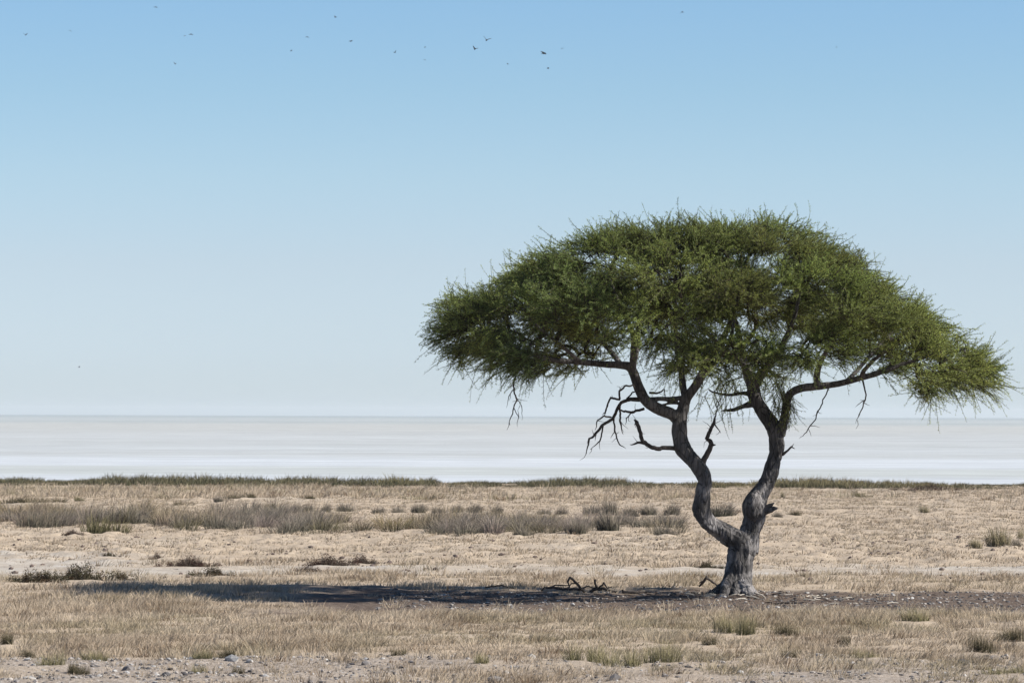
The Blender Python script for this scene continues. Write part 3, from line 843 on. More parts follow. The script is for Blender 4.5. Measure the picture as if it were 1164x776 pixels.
# gnarled bark relief
nv = len(tm.vertices)
co = np.empty(nv * 3, np.float32); tm.vertices.foreach_get("co", co); co = co.reshape(-1, 3)
no = np.empty(nv * 3, np.float32); tm.vertex_normals.foreach_get("vector", no); no = no.reshape(-1, 3)
disp = np.empty(nv)
for k in range(nv):
    x, y, z = co[k]
    if z < 2.9:
        a = mnoise.noise(Vector((x * 4.5, y * 4.5, z * 3.2)))
        b = mnoise.noise(Vector((x * 17, y * 17, z * 4.5)))
        disp[k] = (.034 * a - .012 * (1 - min(1, abs(b) * 3.2))) * min(1, (3.1 - z))
    else:
        disp[k] = .004 * mnoise.noise(Vector((x * 12, y * 12, z * 12)))
co = co + no * disp[:, None]
tm.vertices.foreach_set("co", co.astype(np.float32).ravel())
tm.polygons.foreach_set("use_smooth", np.ones(len(tm.polygons), bool))
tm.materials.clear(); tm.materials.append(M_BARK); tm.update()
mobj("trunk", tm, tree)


def bits(name, curves, seed, mat=M_DEAD, sides=7, wob=.024, twiglets=.14, label=None):
    m_ = MB(); rg = np.random.default_rng(seed)
    for k, c in enumerate(curves):
        C = tube(m_, [P(a, b, d) for a, b, d, r in c], [r * SC * .5 * (.92 if j < len(c) - 1 else .45) for j, (a, b, d, r) in enumerate(c)], sides, .03, .18, wob, seed + k, angular=wob > .02)
        if twiglets and len(C) > 6:
            for q in range(max(1, int(len(C) * twiglets))):
                i = rg.integers(len(C) // 4, len(C) - 1); t = C[i] - C[i - 1]; t /= np.linalg.norm(t) + 1e-9
                v = norm(t * .6 + rg.normal(0, .7, 3) + np.array([0, 0, -.25])); l = rg.uniform(.06, .2)
                e1 = C[i] + v * l * .5; e2 = e1 + norm(v + rg.normal(0, .5, 3)) * l * .5
                tube(m_, [C[i], e1, e2], [.0055, .004, .0018], 5, .03, .1, 0, seed + q, angular=True)
    o = mobj(name, m_.mesh(name, [mat], True), tree)
    if label: o["label"] = label
    return o


# dead drooping tangle on the left stem
tang = [
    [(732, 455, -.2, 5), (716, 457, -.3, 4.6), (705, 459, -.4, 4.4), (701, 468, -.45, 4), (695, 479, -.5, 3.6), (683, 487, -.55, 3.2), (670, 501, -.6, 2.8), (666, 519, -.6, 1.8)],
    [(685, 487, -.55, 2), (681, 504, -.5, 1.8), (671, 513, -.5, 1.1)],
    [(697, 478, -.5, 2.4), (698, 492, -.4, 2), (704, 508, -.4, 1.6), (711, 512, -.4, 1.1)],
    [(704, 464, -.42, 2.6), (704, 484, -.35, 2.4), (708, 496, -.3, 1.3)],
    [(704, 457, -.4, 2.8), (693, 455, -.5, 2.6), (690, 464, -.55, 2.2), (687, 474, -.6, 1.4)],
    [(694, 477, -.5, 2.2), (686, 475, -.6, 2), (679, 479, -.65, 1.8), (676, 492, -.7, 1.1)],
    [(704, 456, -.4, 2.4), (703, 447, -.5, 2.4), (708, 442, -.55, 2.4), (719, 441, -.5, 2.2), (722, 449, -.45, 1.6)],
    [(732, 467, -.2, 3.6), (720, 470, -.25, 3.2), (709, 471, -.35, 2.8), (700, 466, -.45, 2)],
    [(693, 456, -.5, 1.8), (688, 470, -.6, 1.4), (684, 473, -.6, 1)],
    [(677, 494, -.57, 1.6), (675, 503, -.5, 1)], [(699, 492, -.4, 1.4), (694, 500, -.35, .9)],
    [(738, 449, -.2, 3), (745, 450, -.25, 2.4), (751, 448, -.3, 2), (754, 444, -.3, 1.6), (757, 454, -.3, 1.2)],
    [(712, 456, -.3, 2), (718, 449, -.4, 1.8), (728, 446, -.4, 1.4), (733, 450, -.35, 1)],
    [(719, 470, -.25, 1.8), (712, 478, -.3, 1.4), (710, 486, -.3, .9)],
    [(752, 469, -.2, 2.4), (756, 462, -.25, 1.8), (760, 459, -.25, 1.2)],
]
bits("dead_branch", tang, 50, label="leafless tangle of thin dead twigs drooping from the left stem")
bits("dead_branch", [[(770, 512, -.15, 6), (757, 511, -.2, 5.4), (747, 512, -.3, 5.2), (738, 510, -.35, 5), (729, 504, -.4, 5), (726, 493, -.42, 5), (724, 484, -.42, 5), (720, 480, -.42, 4)],
                     [(733, 507, -.38, 3.6), (724, 505, -.45, 3), (716, 507, -.48, 1.6)], [(724, 484, -.42, 3), (721, 485, -.45, 1.6)], [(738, 510, -.35, 2.4), (736, 506, -.38, 1)]], 80,
     label="broken hook shaped dead bough on the left stem")
bits("dead_branch", [[(797, 533, -.18, 9), (801, 523, -.2, 7), (807, 513, -.22, 6.5), (808, 507, -.22, 6), (803, 500, -.22, 5.2), (806, 492, -.22, 4.6), (811, 484, -.22, 4), (813, 475, -.22, 1.8), (814, 466, -.22, 1.5), (819, 456, -.2, 1.4), (820, 440, -.2, 1.2)],
                     [(808, 509, -.22, 5), (813, 508, -.25, 2)], [(811, 482, -.22, 2), (815, 488, -.25, 1.4), (818, 494, -.25, .8)], [(795, 527, -.18, 3), (796, 522, -.2, 1.4)]], 90,
     label="upright dead spur rising between the two stems")
bits("dead_branch", [[(890, 519, .17, 4.6), (895, 515, .15, 3.2), (901, 510, .12, 2.6), (905, 512, .12, 1.3)], [(900, 511, .12, 1.8), (903, 506, .12, 1)]], 95, label="tiny dead spur on the right stem")
bits("broken_knob", [[(866, 584, .08, 13), (872, 583, .0, 9), (878, 581, -.05, 6.5), (884, 579, -.08, 4.5)], [(871, 580, .0, 7), (876, 577, -.05, 5), (880, 574, -.08, 3)]], 97, M_BARK, 12, .015, 0, "short broken stub on the right stem")
bits("hanging_twig", [[(979, 432, -.2, 2.6), (982, 443, -.22, 2.2), (984, 451, -.25, 2), (981, 460, -.25, 1.8), (977, 470, -.25, 1.4), (972, 483, -.25, .9)], [(982, 457, -.25, 1.2), (975, 461, -.3, .9), (970, 464, -.3, .6)], [(981, 460, -.25, 1.1), (987, 463, -.2, .6)]], 101, label="dead twig hanging from the right arm")
bits("hanging_twig", [[(942, 440, -.15, 1.8), (938, 452, -.16, 1.6), (932, 464, -.18, 1.6), (925, 479, -.2, 1.5), (916, 493, -.2, 1.3), (908, 501, -.2, .8)]], 105, label="long slanting bare twig hanging from the right arm")
bits("hanging_twig", [[(588, 425, -.8, 2.4), (584, 442, -.85, 2), (587, 458, -.85, 1.7), (582, 474, -.85, 1.4), (577, 491, -.85, .8)], [(586, 452, -.85, 1.3), (592, 466, -.8, 1), (594, 480, -.8, .6)], [(584, 466, -.85, 1.1), (590, 478, -.85, .9), (588, 488, -.9, .6)], [(585, 445, -.85, 1.2), (578, 455, -.9, 1), (577, 466, -.9, .6)]], 108, label="dead twigs hanging from the left end of the crown")

# ---- crown
SUNV = np.array([.79, -.13, .60])     # leaves turn towards the light
top_pts = np.array([(480, 378), (486, 348), (500, 332), (522, 322), (548, 327), (562, 322), (578, 306), (600, 290), (620, 279), (640, 268), (680, 259), (720, 253), (760, 248), (800, 249), (840, 246), (880, 244), (905, 246), (925, 258), (960, 282), (1000, 310), (1030, 333), (1060, 354), (1090, 374), (1112, 388), (1128, 404), (1139, 422)], float)
bot_pts = np.array([(480, 378), (488, 394), (495, 408), (520, 414), (545, 416), (565, 426), (585, 440), (620, 444), (650, 438), (668, 426), (690, 414), (720, 410), (745, 420), (790, 436), (830, 444), (870, 440), (900, 428), (940, 424), (975, 434), (1000, 446), (1040, 460), (1065, 460), (1090, 450), (1116, 442), (1130, 433), (1139, 422)], float)


def Tz(x): return (678 - np.interp(x / SC + 840, top_pts[:, 0], top_pts[:, 1])) * SC
def Bz(x): return (678 - np.interp(x / SC + 840, bot_pts[:, 0], bot_pts[:, 1])) * SC


X0, X1 = (482 - 840) * SC, (1139 - 840) * SC
XC, HX, HY = (X0 + X1) / 2, (X1 - X0) / 2, 3.05


def halfdepth(x): return HY * np.sqrt(np.clip(1 - ((x - XC) / HX) ** 2, 0, 1)) ** .9


def zrange(x, y):
    W = halfdepth(x) + 1e-6
    t = np.clip(np.abs(y) / W, 0, 1)
    T, B = Tz(x), Bz(x)
    mid = B + (T - B) * .30
    zt = mid + (T - mid) * np.sqrt(1 - t ** 2.2 * .96)
    thick = (T - B) * .62 + .15
    zb = B + np.maximum(zt - thick - B, 0) * (1 - sstep(.25, .62, t)) 
    return zt, zb


rngc = np.random.default_rng(5)


def outward(c):
    zt, zb = zrange(c[0], c[1]); zt = float(zt); zb = float(zb)
    f = (c[2] - zb) / (zt - zb + 1e-6)
    W = float(halfdepth(c[0])) + .01
    o = np.array([(c[0] - XC) / HX * 1.15, c[1] / W * .9, (f - .25) * .75])
    return o / (np.linalg.norm(o) + .25), f


# the crown is layered pads of foliage with shaded hollows between them
pads = []
for it in range(9000):
    x = rngc.uniform(X0 + .3, X1 - .3); W = float(halfdepth(x)); y = rngc.uniform(-W, W) * .9
    zt, zb = zrange(x, y); zt = float(zt); zb = float(zb); ht = zt - zb
    lo = zb + min(.22, ht * .4); hi = zt - min(.36, ht * .5)
    if hi < lo: continue
    p = np.array([x, y, hi - rngc.uniform(0, .30) * min(1, ht) if it < 3000 else lo + (hi - lo) * rngc.uniform()])
    if (p[2] - zb) / ht < .45 and rngc.uniform() < (.5 if abs(y) < .55 * W else .1): continue
    if pads and np.min(np.sum(((np.array([q[0] for q in pads]) - p) * np.array([1, 1, 1.5])) ** 2, 1)) < .94 ** 2: continue
    pads.append((p, rngc.uniform(.50, .66), rngc.uniform(.7, 1.3), rngc.uniform()))
print("pads", len(pads))
cl = []; clpad = []
for pi, (p, rp, tn, hu) in enumerate(pads):
    o, f = outward(p)
    k = 0
    for _ in range(60):
        v = rngc.normal(0, 1, 3); v /= np.linalg.norm(v)
        if np.dot(v, o + np.array([0, 0, .35])) < rngc.uniform(-.55, .3): continue
        c = p + v * np.array([rp, rp, rp * .52]) * rngc.uniform(.45, 1)
        if not (X0 + .22 < c[0] < X1 - .22): continue
        W = float(halfdepth(c[0]))
        if abs(c[1]) > W: continue
        zt, zb = zrange(c[0], c[1])
        if c[2] > float(zt) - .2 or c[2] < float(zb) + .06: continue
        cl.append(c); clpad.append(pi); k += 1
        if k >= 11: break
cl = np.array(cl)
print("clumps", len(cl))

# ---- branchlets: every clump grows from the nearest limb or branchlet
nodes = []; parent = []; kind = []
for C in LIMBS:
    sel = C[::6]
    for p in sel:
        if p[2] > (678 - 440) * SC: nodes.append(p); parent.append(-1)
nlimb = len(nodes)
order = np.argsort([min(np.linalg.norm(c - p) for p in nodes) for c in cl])
paths = []
NA = list(nodes)
centre = np.array([XC * .3, 0, (678 - 440) * SC])
for ci in order:
    c = cl[ci]
    A = np.array(NA)
    d = np.linalg.norm((A - c) * np.array([1, 1, .9]), axis=1)
    # prefer starting points that are closer to the stem and not above
    pen = .35 * np.maximum(0, np.linalg.norm(A[:, :2] - centre[:2], axis=1) - np.linalg.norm(c[:2] - centre[:2])) + .5 * np.maximum(0, A[:, 2] - c[2])
    k = int(np.argmin(d + pen))
    a = A[k]; L_ = np.linalg.norm(c - a)
    m1 = a + (c - a) * .35 + rngc.normal(0, .07, 3) * min(1, L_) + np.array([0, 0, .06 * L_])
    m2 = a + (c - a) * .7 + rngc.normal(0, .07, 3) * min(1, L_) + np.array([0, 0, .05 * L_])
    i0 = len(NA)
    NA += [m1, m2, c]; parent += [k, i0, i0 + 1]
    paths.append((k, i0))
cnt = np.zeros(len(NA))
for k, i0 in paths: cnt[i0 + 2] += 1
for i in range(len(NA) - 1, nlimb - 1, -1):
    if parent[i] >= 0: cnt[parent[i]] += cnt[i]
rad = .0085 * np.maximum(cnt, 1) ** .40
root = {}
groups = {}
for s, (k, i0) in enumerate(paths):
    r_ = ("limb", k) if k < nlimb else root[(k - nlimb) // 3]
    root[s] = r_
    groups.setdefault(r_, []).append(s)
print("branch groups", len(groups))
small = MB()
for r_, ss in sorted(groups.items(), key=lambda g: -len(g[1]))[:98]:
    mb = MB()
    for s in ss:
        k, i0 = paths[s]
        r0 = min(rad[i0] * 1.05, .045)
        tube(mb, [NA[k], NA[i0], NA[i0 + 1], NA[i0 + 2]], [r0, min(rad[i0], .042), rad[i0 + 1], rad[i0 + 2] * .7], 6, .07, .1, .012, s)
    mobj("branch", mb.mesh("branch", [M_TWIG], True), tree)




def sprigs(mb, start, d0, length, droop, nleaf, rng, tint, lsize=(.022, .046), lw=(.0062, .0102), stem=True, hint=None):
    """feathery sprigs: start Nx3, direction Nx3, length N; leaflets set along both sides"""
    n = len(start)
    side = norm(np.cross(d0, rng.normal(0, 1, (n, 3)))); up2 = np.cross(side, d0)
    bend = side * rng.normal(0, .36, (n, 1)) + np.array([0, 0, 1.0]) * droop[:, None]

    def at(t, k):
        return start[k] + d0[k] * (length[k] * t)[:, None] + bend[k] * (length[k] * t * t)[:, None]
    k = np.repeat(np.arange(n), nleaf); N = len(k)
    t = rng.uniform(.06, 1.0, N) ** .9
    p = at(t, k)
    tang = norm(d0[k] + bend[k] * (2 * t)[:, None])
    th = rng.uniform(0, 6.283, N)
    lat = side[k] * np.cos(th)[:, None] + up2[k] * np.sin(th)[:, None]
    ld = norm(lat * rng.uniform(.45, 1.0, (N, 1)) + tang * rng.uniform(.35, 1.0, (N, 1)) + np.array([0, 0, .12]))
    nrm = norm(rng.normal(0, 1, (N, 3)) * .62 + (np.array([0, 0, .75]) if hint is None else hint[k]))
    wv = norm(np.cross(ld, nrm))
    l = rng.uniform(lsize[0], lsize[1], N) * (1.08 - .35 * t); w = rng.uniform(lw[0], lw[1], N)
    q = p + lat * .004
    V = np.stack([q, q + ld * (l * .45)[:, None] + wv * w[:, None] * .5, q + ld * l[:, None], q + ld * (l * .45)[:, None] - wv * w[:, None] * .5], 1).reshape(-1, 3)
    c = tint[k] * rng.uniform(.75, 1.28, (N, 1))
    yel = (rng.uniform(0, 1, N) < .06)[:, None]
    c = np.where(yel, c * np.array([1.3, 1.08, .85]), c)
    mb.add(V, np.full(N, 4), np.arange(4 * N), np.repeat(c, 4, 0), 0)
    if stem:
        tt = np.array([0, .35, .7, 1.0]); pts = np.stack([at(np.full(n, q_), np.arange(n)) for q_ in tt], 1)
        ws = np.array([.005, .004, .003, .0015])
        for sv in (side, up2):
            Vs = np.concatenate([pts - sv[:, None] * ws[None, :, None], pts + sv[:, None] * ws[None, :, None]], 1).reshape(-1, 3)
            b = (np.arange(n) * 8)[:, None]
            f = (b + np.array([0, 1, 5, 4, 1, 2, 6, 5, 2, 3, 7, 6])[None]).reshape(-1)
            mb.add(Vs, np.full(3 * n, 4), f, np.full((len(Vs), 3), .06), 1)


LG = np.array([.245, .300, .080]); LD = np.array([.145, .205, .072]); LO = np.array([.34, .345, .10])
mb = MB()
st = []; dd = []; ln = []; dr = []; ti = []; hi_ = []
for c, pi in zip(cl, clpad):
    p, rp, tn, hu = pads[pi]
    out, f = outward(c)
    n = int(rngc.uniform(21, 30))
    tv = LG * tn; tv = tv * (1 - .55 * hu) + (LO if pi % 3 else LD) * tn * .55 * hu
    rad_ = (c - p) * np.array([1, 1, 1.5]); rad_ = rad_ / (np.linalg.norm(rad_) + .1)
    for _ in range(n):
        dirv = out * .75 + rad_ * .6 + rngc.normal(0, 1, 3) * np.array([.46, .46, .24]) + np.array([0, 0, .05])
        dirv = dirv / np.linalg.norm(dirv)
        o_ = rngc.normal(0, 1, 3) * np.array([.10, .10, .06])
        st.append(c + o_ - dirv * .08); dd.append(dirv)
        L_ = rngc.uniform(.28, .60)
        tipz = c[2] + dirv[2] * L_
        ex_ = c[0] + dirv[0] * L_
        if ex_ < X0 - .05 or ex_ > X1 + .02: L_ *= .45
        if tipz > Tz(c[0] + dirv[0] * L_) + .06: L_ *= .6
        ln.append(L_); dr.append(rngc.normal(-.14, .10)); ti.append(tv * rngc.uniform(.70, 1.30))
        hi_.append(rad_ * .28 + out * .15 + SUNV * .62 + np.array([0, 0, .12]))
# loose long shoots on the skyline
for _ in range(300):
    x = rngc.uniform(X0 + .1, X1 - .1); W = float(halfdepth(x)); y = rngc.uniform(-.6, .6) * W
    zt, zb = zrange(x, y)
    ex = (x - XC) / HX
    if abs(ex) > .86: continue
    dirv = np.array([ex * 1.3 + rngc.normal(0, .6), rngc.normal(0, .4), rngc.uniform(.0, .45)]); dirv /= np.linalg.norm(dirv)
    st.append(np.array([x, y, float(zt) - .20])); dd.append(dirv); ln.append(rngc.uniform(.25, .55) * (.5 if abs(ex) > .86 else 1)); dr.append(rngc.normal(-.30, .22)); ti.append(LG * rngc.uniform(.8, 1.15)); hi_.append(SUNV * .5 + np.array([0, 0, .3]))
# drooping fringe along the lower rim
for _ in range(420):
    x = rngc.uniform(X0 + .1, X1 - .1); W = float(halfdepth(x)); y = rngc.uniform(-.85, .85) * W
    zt, zb = zrange(x, y)
    ex = (x - XC) / HX
    if abs(ex) < .35 and rngc.uniform() < .6: continue
    dirv = np.array([ex * .9 + rngc.normal(0, .4), rngc.normal(0, .35), rngc.uniform(-.6, .1)]); dirv /= np.linalg.norm(dirv)
    st.append(np.array([x, y, float(zb) + .22])); dd.append(dirv); ln.append(rngc.uniform(.18, .42) * (.6 if abs(ex) > .86 else 1)); dr.append(rngc.normal(-.2, .16)); ti.append(LD * rngc.uniform(.8, 1.15)); hi_.append(SUNV * .4 + np.array([0, 0, .3]))
st = np.array(st); dd = np.array(dd); ln = np.array(ln); dr = np.array(dr); ti = np.array(ti); hi_ = np.array(hi_)
print("sprigs", len(st))
sprigs(mb, st, dd, ln, dr, 50, rngc, ti, hint=hi_)
mobj("crown", mb.mesh("crown", [M_LEAF, M_TWIG]), tree)


def hang(name, spots, n, rng, label):
    m_ = MB(); s_ = []; d_ = []; l_ = []; r_ = []; t_ = []
    for _ in range(n):
        a = spots[rng.integers(len(spots))]
        p = P(a[0] + rng.normal(0, a[3]), a[1] + rng.normal(0, a[3] * .7), a[2] + rng.normal(0, .12))
        v = np.array([rng.normal(0, .35), rng.normal(0, .3), -1 + rng.uniform(0, .5)]); v /= np.linalg.norm(v)
        s_.append(p); d_.append(v); l_.append(rng.uniform(.2, .45)); r_.append(rng.normal(-.05, .08)); t_.append((LD * .6 + LO * .4) * rng.uniform(.75, 1.2))
    sprigs(m_, np.array(s_), np.array(d_), np.array(l_), np.array(r_), 34, rng, np.array(t_), (.02, .04), (.007, .011))
    o = mobj(name, m_.mesh(name, [M_LEAF, M_TWIG]), tree); o["label"] = label


hang("hanging_foliage", [(886, 436, 0, 7), (892, 446, -.05, 6), (888, 458, 0, 6), (882, 445, .1, 7), (896, 462, 0, 4)], 95, rngc, "leafy sprays hanging down the right stem")
hang("hanging_foliage", [(815, 440, .2, 9), (826, 440, .2, 8), (800, 455, 0, 6), (832, 462, .15, 7), (808, 432, 0, 8)], 42, rngc, "thin leafy sprays hanging between the two stems")

# ------------------------------------------------------------------ fallen wood on the ground


def fallen(name, curves, x0, y0, seed, label, cat="fallen branch", grp=None, mat=M_DEAD):
    X, Y = ground(x0, y0); k = Y / FPX
    m_ = MB()
    for j, c in enumerate(curves):
        tube(m_, [np.array([(a - x0) * k, d, (y0 - b) * k + .012]) for a, b, d, r in c], [r * k * .52 for a, b, d, r in c], 6, .03, .2, .02, seed + j, angular=True)
    o = mobj(name, m_.mesh(name, [mat], True)); o.location = (X, Y, float(gheight(X, Y)))
    tag(o, label, cat, grp)


FW = "fallen dead branches on the ground under the crown"
fallen("fallen_branch", [[(612, 672, .3, 2), (619, 667, .2, 2.6), (627, 666, .1, 2.8), (640, 668, 0, 2.8), (652, 667, -.1, 3), (664, 669, 0, 3.4)], [(622, 667, .2, 1.6), (635, 664, .4, 1.6), (647, 664, .4, 1.2)],
                         [(665, 670, 0, 3.4), (659, 664, -.1, 3), (653, 657, -.15, 2.6), (648, 653, -.2, 2.4), (646, 659, -.3, 2), (648, 665, -.3, 1.4)], [(663, 667, 0, 2), (668, 664, .2, 1.8), (676, 667, .3, 1.2)], [(645, 667, 0, 1.6), (650, 662, .2, 1.4), (660, 661, .2, 1)]],
       648, 671, 200, "black arching fallen branch, larger of the two beside the tree's shadow", grp=FW)
fallen("fallen_branch", [[(672, 671, .2, 3), (678, 667, .1, 3.4), (687, 666, 0, 3.4), (697, 669, 0, 2.6), (703, 671, 0, 1.8)], [(680, 666, .1, 3), (678, 661, 0, 2.6), (677, 656, 0, 2.6)], [(682, 665, .05, 2), (687, 659, -.1, 2), (690, 665, -.2, 1.5)], [(690, 667, 0, 1.6), (697, 664, .2, 1.2)]],
       686, 671, 220, "black forked fallen branch with an upright prong, right of the arching one", grp=FW)
fallen("fallen_branch", [[(553, 669, .1, 1.8), (563, 667, 0, 2), (572, 666, 0, 2), (580, 668, 0, 1.8), (588, 670, 0, 1)]], 570, 670, 240, "thin curved stick lying left of the arching fallen branch", grp=FW)
fallen("fallen_branch", [[(708, 671, 0, 3.4), (718, 671, 0, 3), (730, 671.5, 0, 2.4), (738, 671, 0, 1.6)], [(711, 670, 0, 2.4), (708, 668, 0, 1.6)], [(724, 671, 0, 2), (732, 667, .1, 1.6), (734, 665, .1, 1)]], 722, 672, 250, "straight dead log lying between forked branch and trunk", grp=FW)
fallen("fallen_branch", [[(796, 668, .1, 2), (801, 662, 0, 3.6), (804, 657, -.05, 3.2)], [(803, 658, 0, 3), (809, 662, .05, 2.6), (816, 666, .1, 2)], [(801, 662, 0, 1.6), (795, 664, .1, 1)]], 803, 669, 260, "bent dead branch leaning against the trunk's left foot", grp=FW)
fallen("fallen_branch", [[(836, 688, .1, 1.2), (842, 692, 0, 2), (846, 696, 0, 1.2)], [(840, 690, 0, 1.2), (846, 690, .05, .8)]], 841, 695, 270, "short dark twig lying just below the trunk", grp=FW)
fallen("fallen_branch", [[(861, 695, 0, 2), (868, 692, 0, 1.8), (872, 690, 0, 1)]], 866, 695, 275, "little dark twig pointing right below the trunk", grp=FW)
fallen("fallen_branch", [[(882, 686, 0, 2), (892, 684, 0, 2.2), (905, 685, 0, 2), (918, 684, 0, 1.2)], [(892, 684, 0, 1.5), (900, 681, .1, 1)]], 898, 687, 280, "reddish brown stick lying right of the trunk", grp=FW)
M_PALE = bark_mat("bleached_wood", (.34, .29, .24), (.62, .56, .48), 9, .3)
fallen("fallen_branch", [[(884, 678, 0, 2), (893, 676.5, 0, 2.4), (902, 677, 0, 1.6)]], 893, 678, 285, "bleached white stick lying right of the trunk", grp=FW, mat=M_PALE)
fallen("fallen_branch", [[(858, 675, 0, 2.6), (866, 677, 0, 2), (872, 681, 0, 1.2)]], 866, 680, 290, "pale root like stick beside the trunk's right foot", grp=FW, mat=M_PALE)

# ------------------------------------------------------------------ birds


def bird_mesh(name, lift, seed):
    m_ = MB()
    # body along +X
    tube(m_, [np.array(p) for p in [(-.36, 0, .01), (-.2, 0, .01), (0, 0, 0), (.2, 0, .01), (.32, 0, .03), (.42, 0, .02), (.5, 0, .01)]], [.03, .09, .16, .16, .11, .09, .015], 8, .05)
    for s in (-1, 1):
        pts = [(.17, .05), (.22, .35), (.12, .70), (-.08, 1.0), (-.08, .66), (-.10, .36), (-.12, .05)]
        n = len(pts)
        z = [lift * (p[1]) * (1.15 - .35 * p[1]) + .02 for p in pts]
        pts = [(p[0] * 1.5, p[1] * .85) for p in pts]
        up = [(p[0], s * p[1], zz + .03) for p, zz in zip(pts, z)]; dn = [(p[0], s * p[1], zz - .03) for p, zz in zip(pts, z)]
        v = up + dn
        f = [[0, 1, 5, 6], [1, 2, 4, 5], [2, 3, 4], [n + 6, n + 5, n + 1, n + 0], [n + 5, n + 4, n + 2, n + 1], [n + 4, n + 3, n + 2]]
        f += [[k, k + n, (k + 1) % n + n, (k + 1) % n] for k in range(n)]
        m_.add(np.array(v), [len(q_) for q_ in f], np.concatenate(f))
    f = [[0, 1, 2, 3], [7, 6, 5, 4], [0, 4, 5, 1], [1, 5, 6, 2], [2, 6, 7, 3], [3, 7, 4, 0]]
    m_.add(np.array([(-.25, -.05, .02), (-.25, .05, .02), (-.58, .13, .02), (-.58, -.13, .02), (-.25, -.05, 0), (-.25, .05, 0), (-.58, .13, 0.005), (-.58, -.13, 0.005)]), [4] * 6, np.concatenate(f))
    mm, nt, N, L = nmat("bird_feathers_" + name)
    out = N.new("ShaderNodeOutputMaterial"); p = N.new("ShaderNodeBsdfPrincipled"); nz = N.new("ShaderNodeTexNoise"); nz.inputs["Scale"].default_value = 6
    r = N.new("ShaderNodeValToRGB"); r.color_ramp.elements[0].color = (.008, .008, .01, 1); r.color_ramp.elements[1].color = (.025, .022, .02, 1)
    L.new(nz.outputs[0], r.inputs[0]); L.new(r.outputs[0], p.inputs["Base Color"]); L.new(p.outputs[0], out.inputs[0]); p.inputs["Roughness"].default_value = .7
    return m_.mesh("bird", [mm], True)


BM = [bird_mesh("a", .75, 1), bird_mesh("b", -.35, 2), bird_mesh("c", .15, 3)]
PITCH = math.atan(84 / FPX)
birds = [
    (29, 40, 4.5, 0, "dark bird, leftmost of all in the sky"), (80, 35, 3.6, 1, "faint bird, second from the left in the sky"), (177, 8, 4, 1, "bird highest on the left, close to the top edge"),
    (210, 41, 3.2, 2, "faint bird just left of its darker partner in the left pair"), (217, 39, 4.6, 1, "darker bird on the right of the close pair at left"), (199, 73, 3.6, 0, "low lone bird below the close pair at left"),
    (331, 58, 3.4, 2, "faint lower bird of three between the left pair and the middle flock"), (349, 42, 4.4, 1, "dark bird in the middle of three left of the middle flock"), (381, 20, 3.8, 0, "small bird highest of three left of the middle flock"),
    (399, 47, 5.5, 2, "pale wide winged bird gliding left of the middle flock"), (449, 60, 4, 0, "brown bird left of the faint stacked pair in the middle"), (483, 54, 3, 2, "faint upper bird of the stacked pair in the middle"), (483, 68, 3.2, 1, "faint lower bird of the stacked pair in the middle"),
    (540, 56, 6, 0, "dark bird with raised wings just left of the largest one"), (553, 46, 8, 0, "largest blackest bird, above the middle of the flock"), (577, 73, 3.4, 2, "small bird low between the largest one and the slanting one"),
    (618, 61, 8, 2, "long winged slanting bird right of the largest one"), (639, 55, 3.2, 1, "faint bird at the upper right of the slanting one"), (623, 78, 4.4, 2, "low bird under the slanting one"),
    (775, 14, 4.6, 1, "lone dark bird near the top, above the tree crown"), (951, 54, 3, 2, "lone faint bird above the right half of the crown"), (90, 417, 3, 2, "tiny lone bird low over the salt pan at far left"),
]
cam_rot = Matrix.Rotation(R(90) + PITCH, 4, 'X') @ Matrix.Rotation(R(.195), 4, 'Z')
for k, (x, y, sz, ty, lab) in enumerate(birds):
    d = 150 + (k * 37 % 60)
    v = Vector(((x - 582) / FPX, (388 - y) / FPX, -1)); v = (cam_rot @ v.to_4d()).to_3d()
    o = mobj("bird", BM[ty])
    o.location = Vector((0, 0, EYE)) + v * d
    span = sz * d / FPX * .72
    o.scale = (span,) * 3
    o.rotation_euler = (random.uniform(-.5, .5), random.uniform(-.3, .3), random.uniform(.9, 2.2) + (math.pi if random.random() < .5 else 0) if ty != 2 else random.uniform(-.9, .9))
    tag(o, lab, "bird", "birds flying high over the salt pan")

# ------------------------------------------------------------------ air
HZ = .00006
if HZ > 0:
    import bmesh
    bm = bmesh.new(); bmesh.ops.create_cube(bm, size=1)
    hm = bpy.data.meshes.new("haze"); bm.to_mesh(hm); bm.free()
    mm, nt, N, L = nmat("haze")
    out = N.new("ShaderNodeOutputMaterial"); pv = N.new("ShaderNodeVolumePrincipled")
    pv.inputs["Color"].default_value = (.93, .96, .97, 1); pv.inputs["Density"].default_value = HZ; pv.inputs["Anisotropy"].default_value = .2
    L.new(pv.outputs[0], out.inputs["Volume"])
    hm.materials.append(mm)
    hz = mobj("haze", hm); hz.scale = (2 * XE + 400, 16000, 32); hz.location = (0, 16000 / 2 - 600, 32 / 2 - 1)
    tag(hz, "thin pale air haze over the plain and salt pan", "haze", kind="stuff")

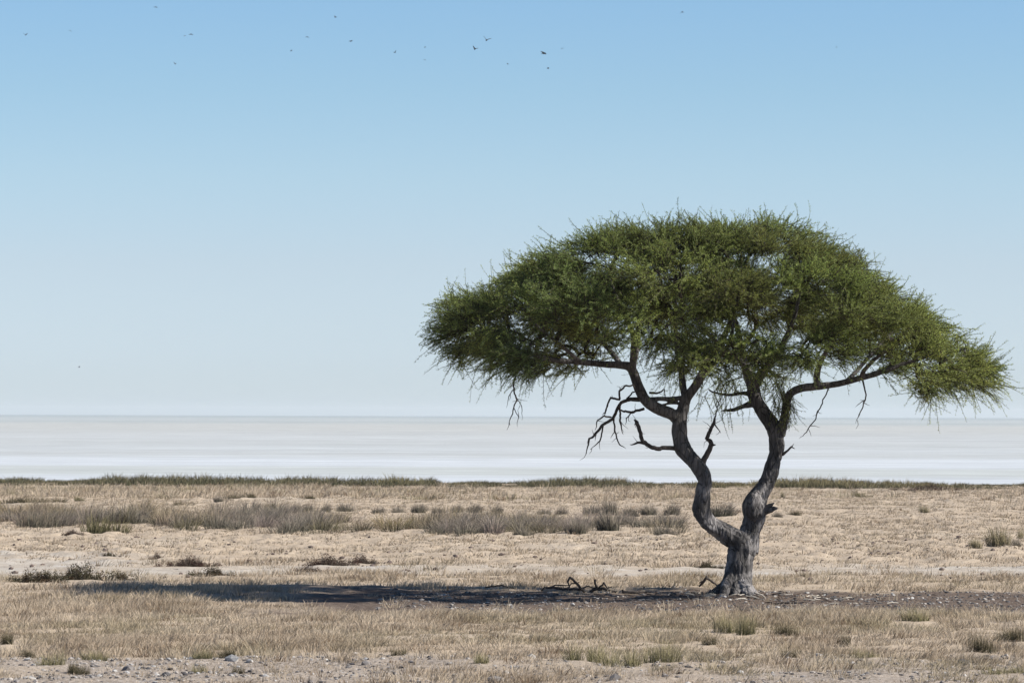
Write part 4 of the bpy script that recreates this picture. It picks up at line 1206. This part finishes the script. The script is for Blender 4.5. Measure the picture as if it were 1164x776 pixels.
# ------------------------------------------------------------------ light, sky, camera
ELEV, AZ = R(36.5), R(7.5)          # sun from the right, a little towards the viewpoint
sv = Vector((math.cos(ELEV) * math.cos(AZ), -math.cos(ELEV) * math.sin(AZ), math.sin(ELEV)))
ld = bpy.data.lights.new("sun", 'SUN'); ld.energy = 5.0; ld.angle = R(.5); ld.color = (1, .955, .89)
lo = link(bpy.data.objects.new("sun", ld)); lo.rotation_euler = sv.to_track_quat('Z', 'Y').to_euler(); lo.location = (20, 20, 30)
w = bpy.data.worlds.new("World"); S.world = w; w.use_nodes = True
nt = w.node_tree; nt.nodes.clear()
sky = nt.nodes.new("ShaderNodeTexSky"); sky.sky_type = 'NISHITA'; sky.sun_disc = False
sky.sun_elevation = ELEV; sky.sun_rotation = math.atan2(sv.x, sv.y)
sky.altitude = 1000; sky.air_density = 1.0; sky.dust_density = .6; sky.ozone_density = 2.0
bg = nt.nodes.new("ShaderNodeBackground"); bg.inputs[1].default_value = .085
wo = nt.nodes.new("ShaderNodeOutputWorld")

def lin(c): return [((v / 255 + .055) / 1.055) ** 2.4 if v > 10 else v / 255 / 12.92 for v in c]
gtc = nt.nodes.new("ShaderNodeTexCoord"); gsx = nt.nodes.new("ShaderNodeSeparateXYZ"); nt.links.new(gtc.outputs["Generated"], gsx.inputs[0])
gmr = nt.nodes.new("ShaderNodeMapRange"); gmr.inputs[1].default_value = 0; gmr.inputs[2].default_value = .5; nt.links.new(gsx.outputs[2], gmr.inputs[0])
grp = nt.nodes.new("ShaderNodeValToRGB"); el = grp.color_ramp.elements
# clean, blue desert air: the sky model's dusty yellow horizon is cooled by elevation
stops = [(470, (201, 217, 230), (190, 188, 170)), (400, (200, 217, 231), (185, 188, 172)), (300, (194, 215, 229), (177, 190, 181)), (200, (180, 211, 230), (166, 185, 186)), (100, (162, 201, 228), (155, 178, 188)), (0, (147, 191, 225), (144, 170, 185))]
while len(el) < len(stops): el.new(.5)
for k, (yy, tg, cu) in enumerate(stops):
    el[k].position = (470 - yy) / FPX / .5
    el[k].color = (*[.5 * p / q / 2 ** .5 for p, q in zip(lin(tg), lin(cu))], 1)
e_ = el.new(.8); e_.color = (.16, .24, .34, 1)
gmu = nt.nodes.new("ShaderNodeVectorMath"); gmu.operation = 'MULTIPLY'
nt.links.new(gmr.outputs[0], grp.inputs[0]); nt.links.new(sky.outputs[0], gmu.inputs[0]); nt.links.new(grp.outputs[0], gmu.inputs[1])
gm2 = nt.nodes.new("ShaderNodeVectorMath"); gm2.operation = 'SCALE'; gm2.inputs["Scale"].default_value = 2; nt.links.new(gmu.outputs[0], gm2.inputs[0])
nt.links.new(gm2.outputs[0], bg.inputs[0]); nt.links.new(bg.outputs[0], wo.inputs[0])

cd = bpy.data.cameras.new("camera"); cd.sensor_width = 36; cd.lens = FPX / 1164 * 36
cd.clip_start = .5; cd.clip_end = 60000
cd.dof.use_dof = True; cd.dof.focus_distance = TY; cd.dof.aperture_fstop = 7.5
co_ = link(bpy.data.objects.new("camera", cd))
co_.matrix_world = Matrix.Translation((0, 0, EYE)) @ cam_rot
S.camera = co_
S.view_settings.view_transform = 'Standard'; S.view_settings.look = 'None'
S.view_settings.exposure = .5; S.view_settings.gamma = 1
S.cycles.volume_bounces = 1; S.cycles.max_bounces = 8; S.cycles.transparent_max_bounces = 8
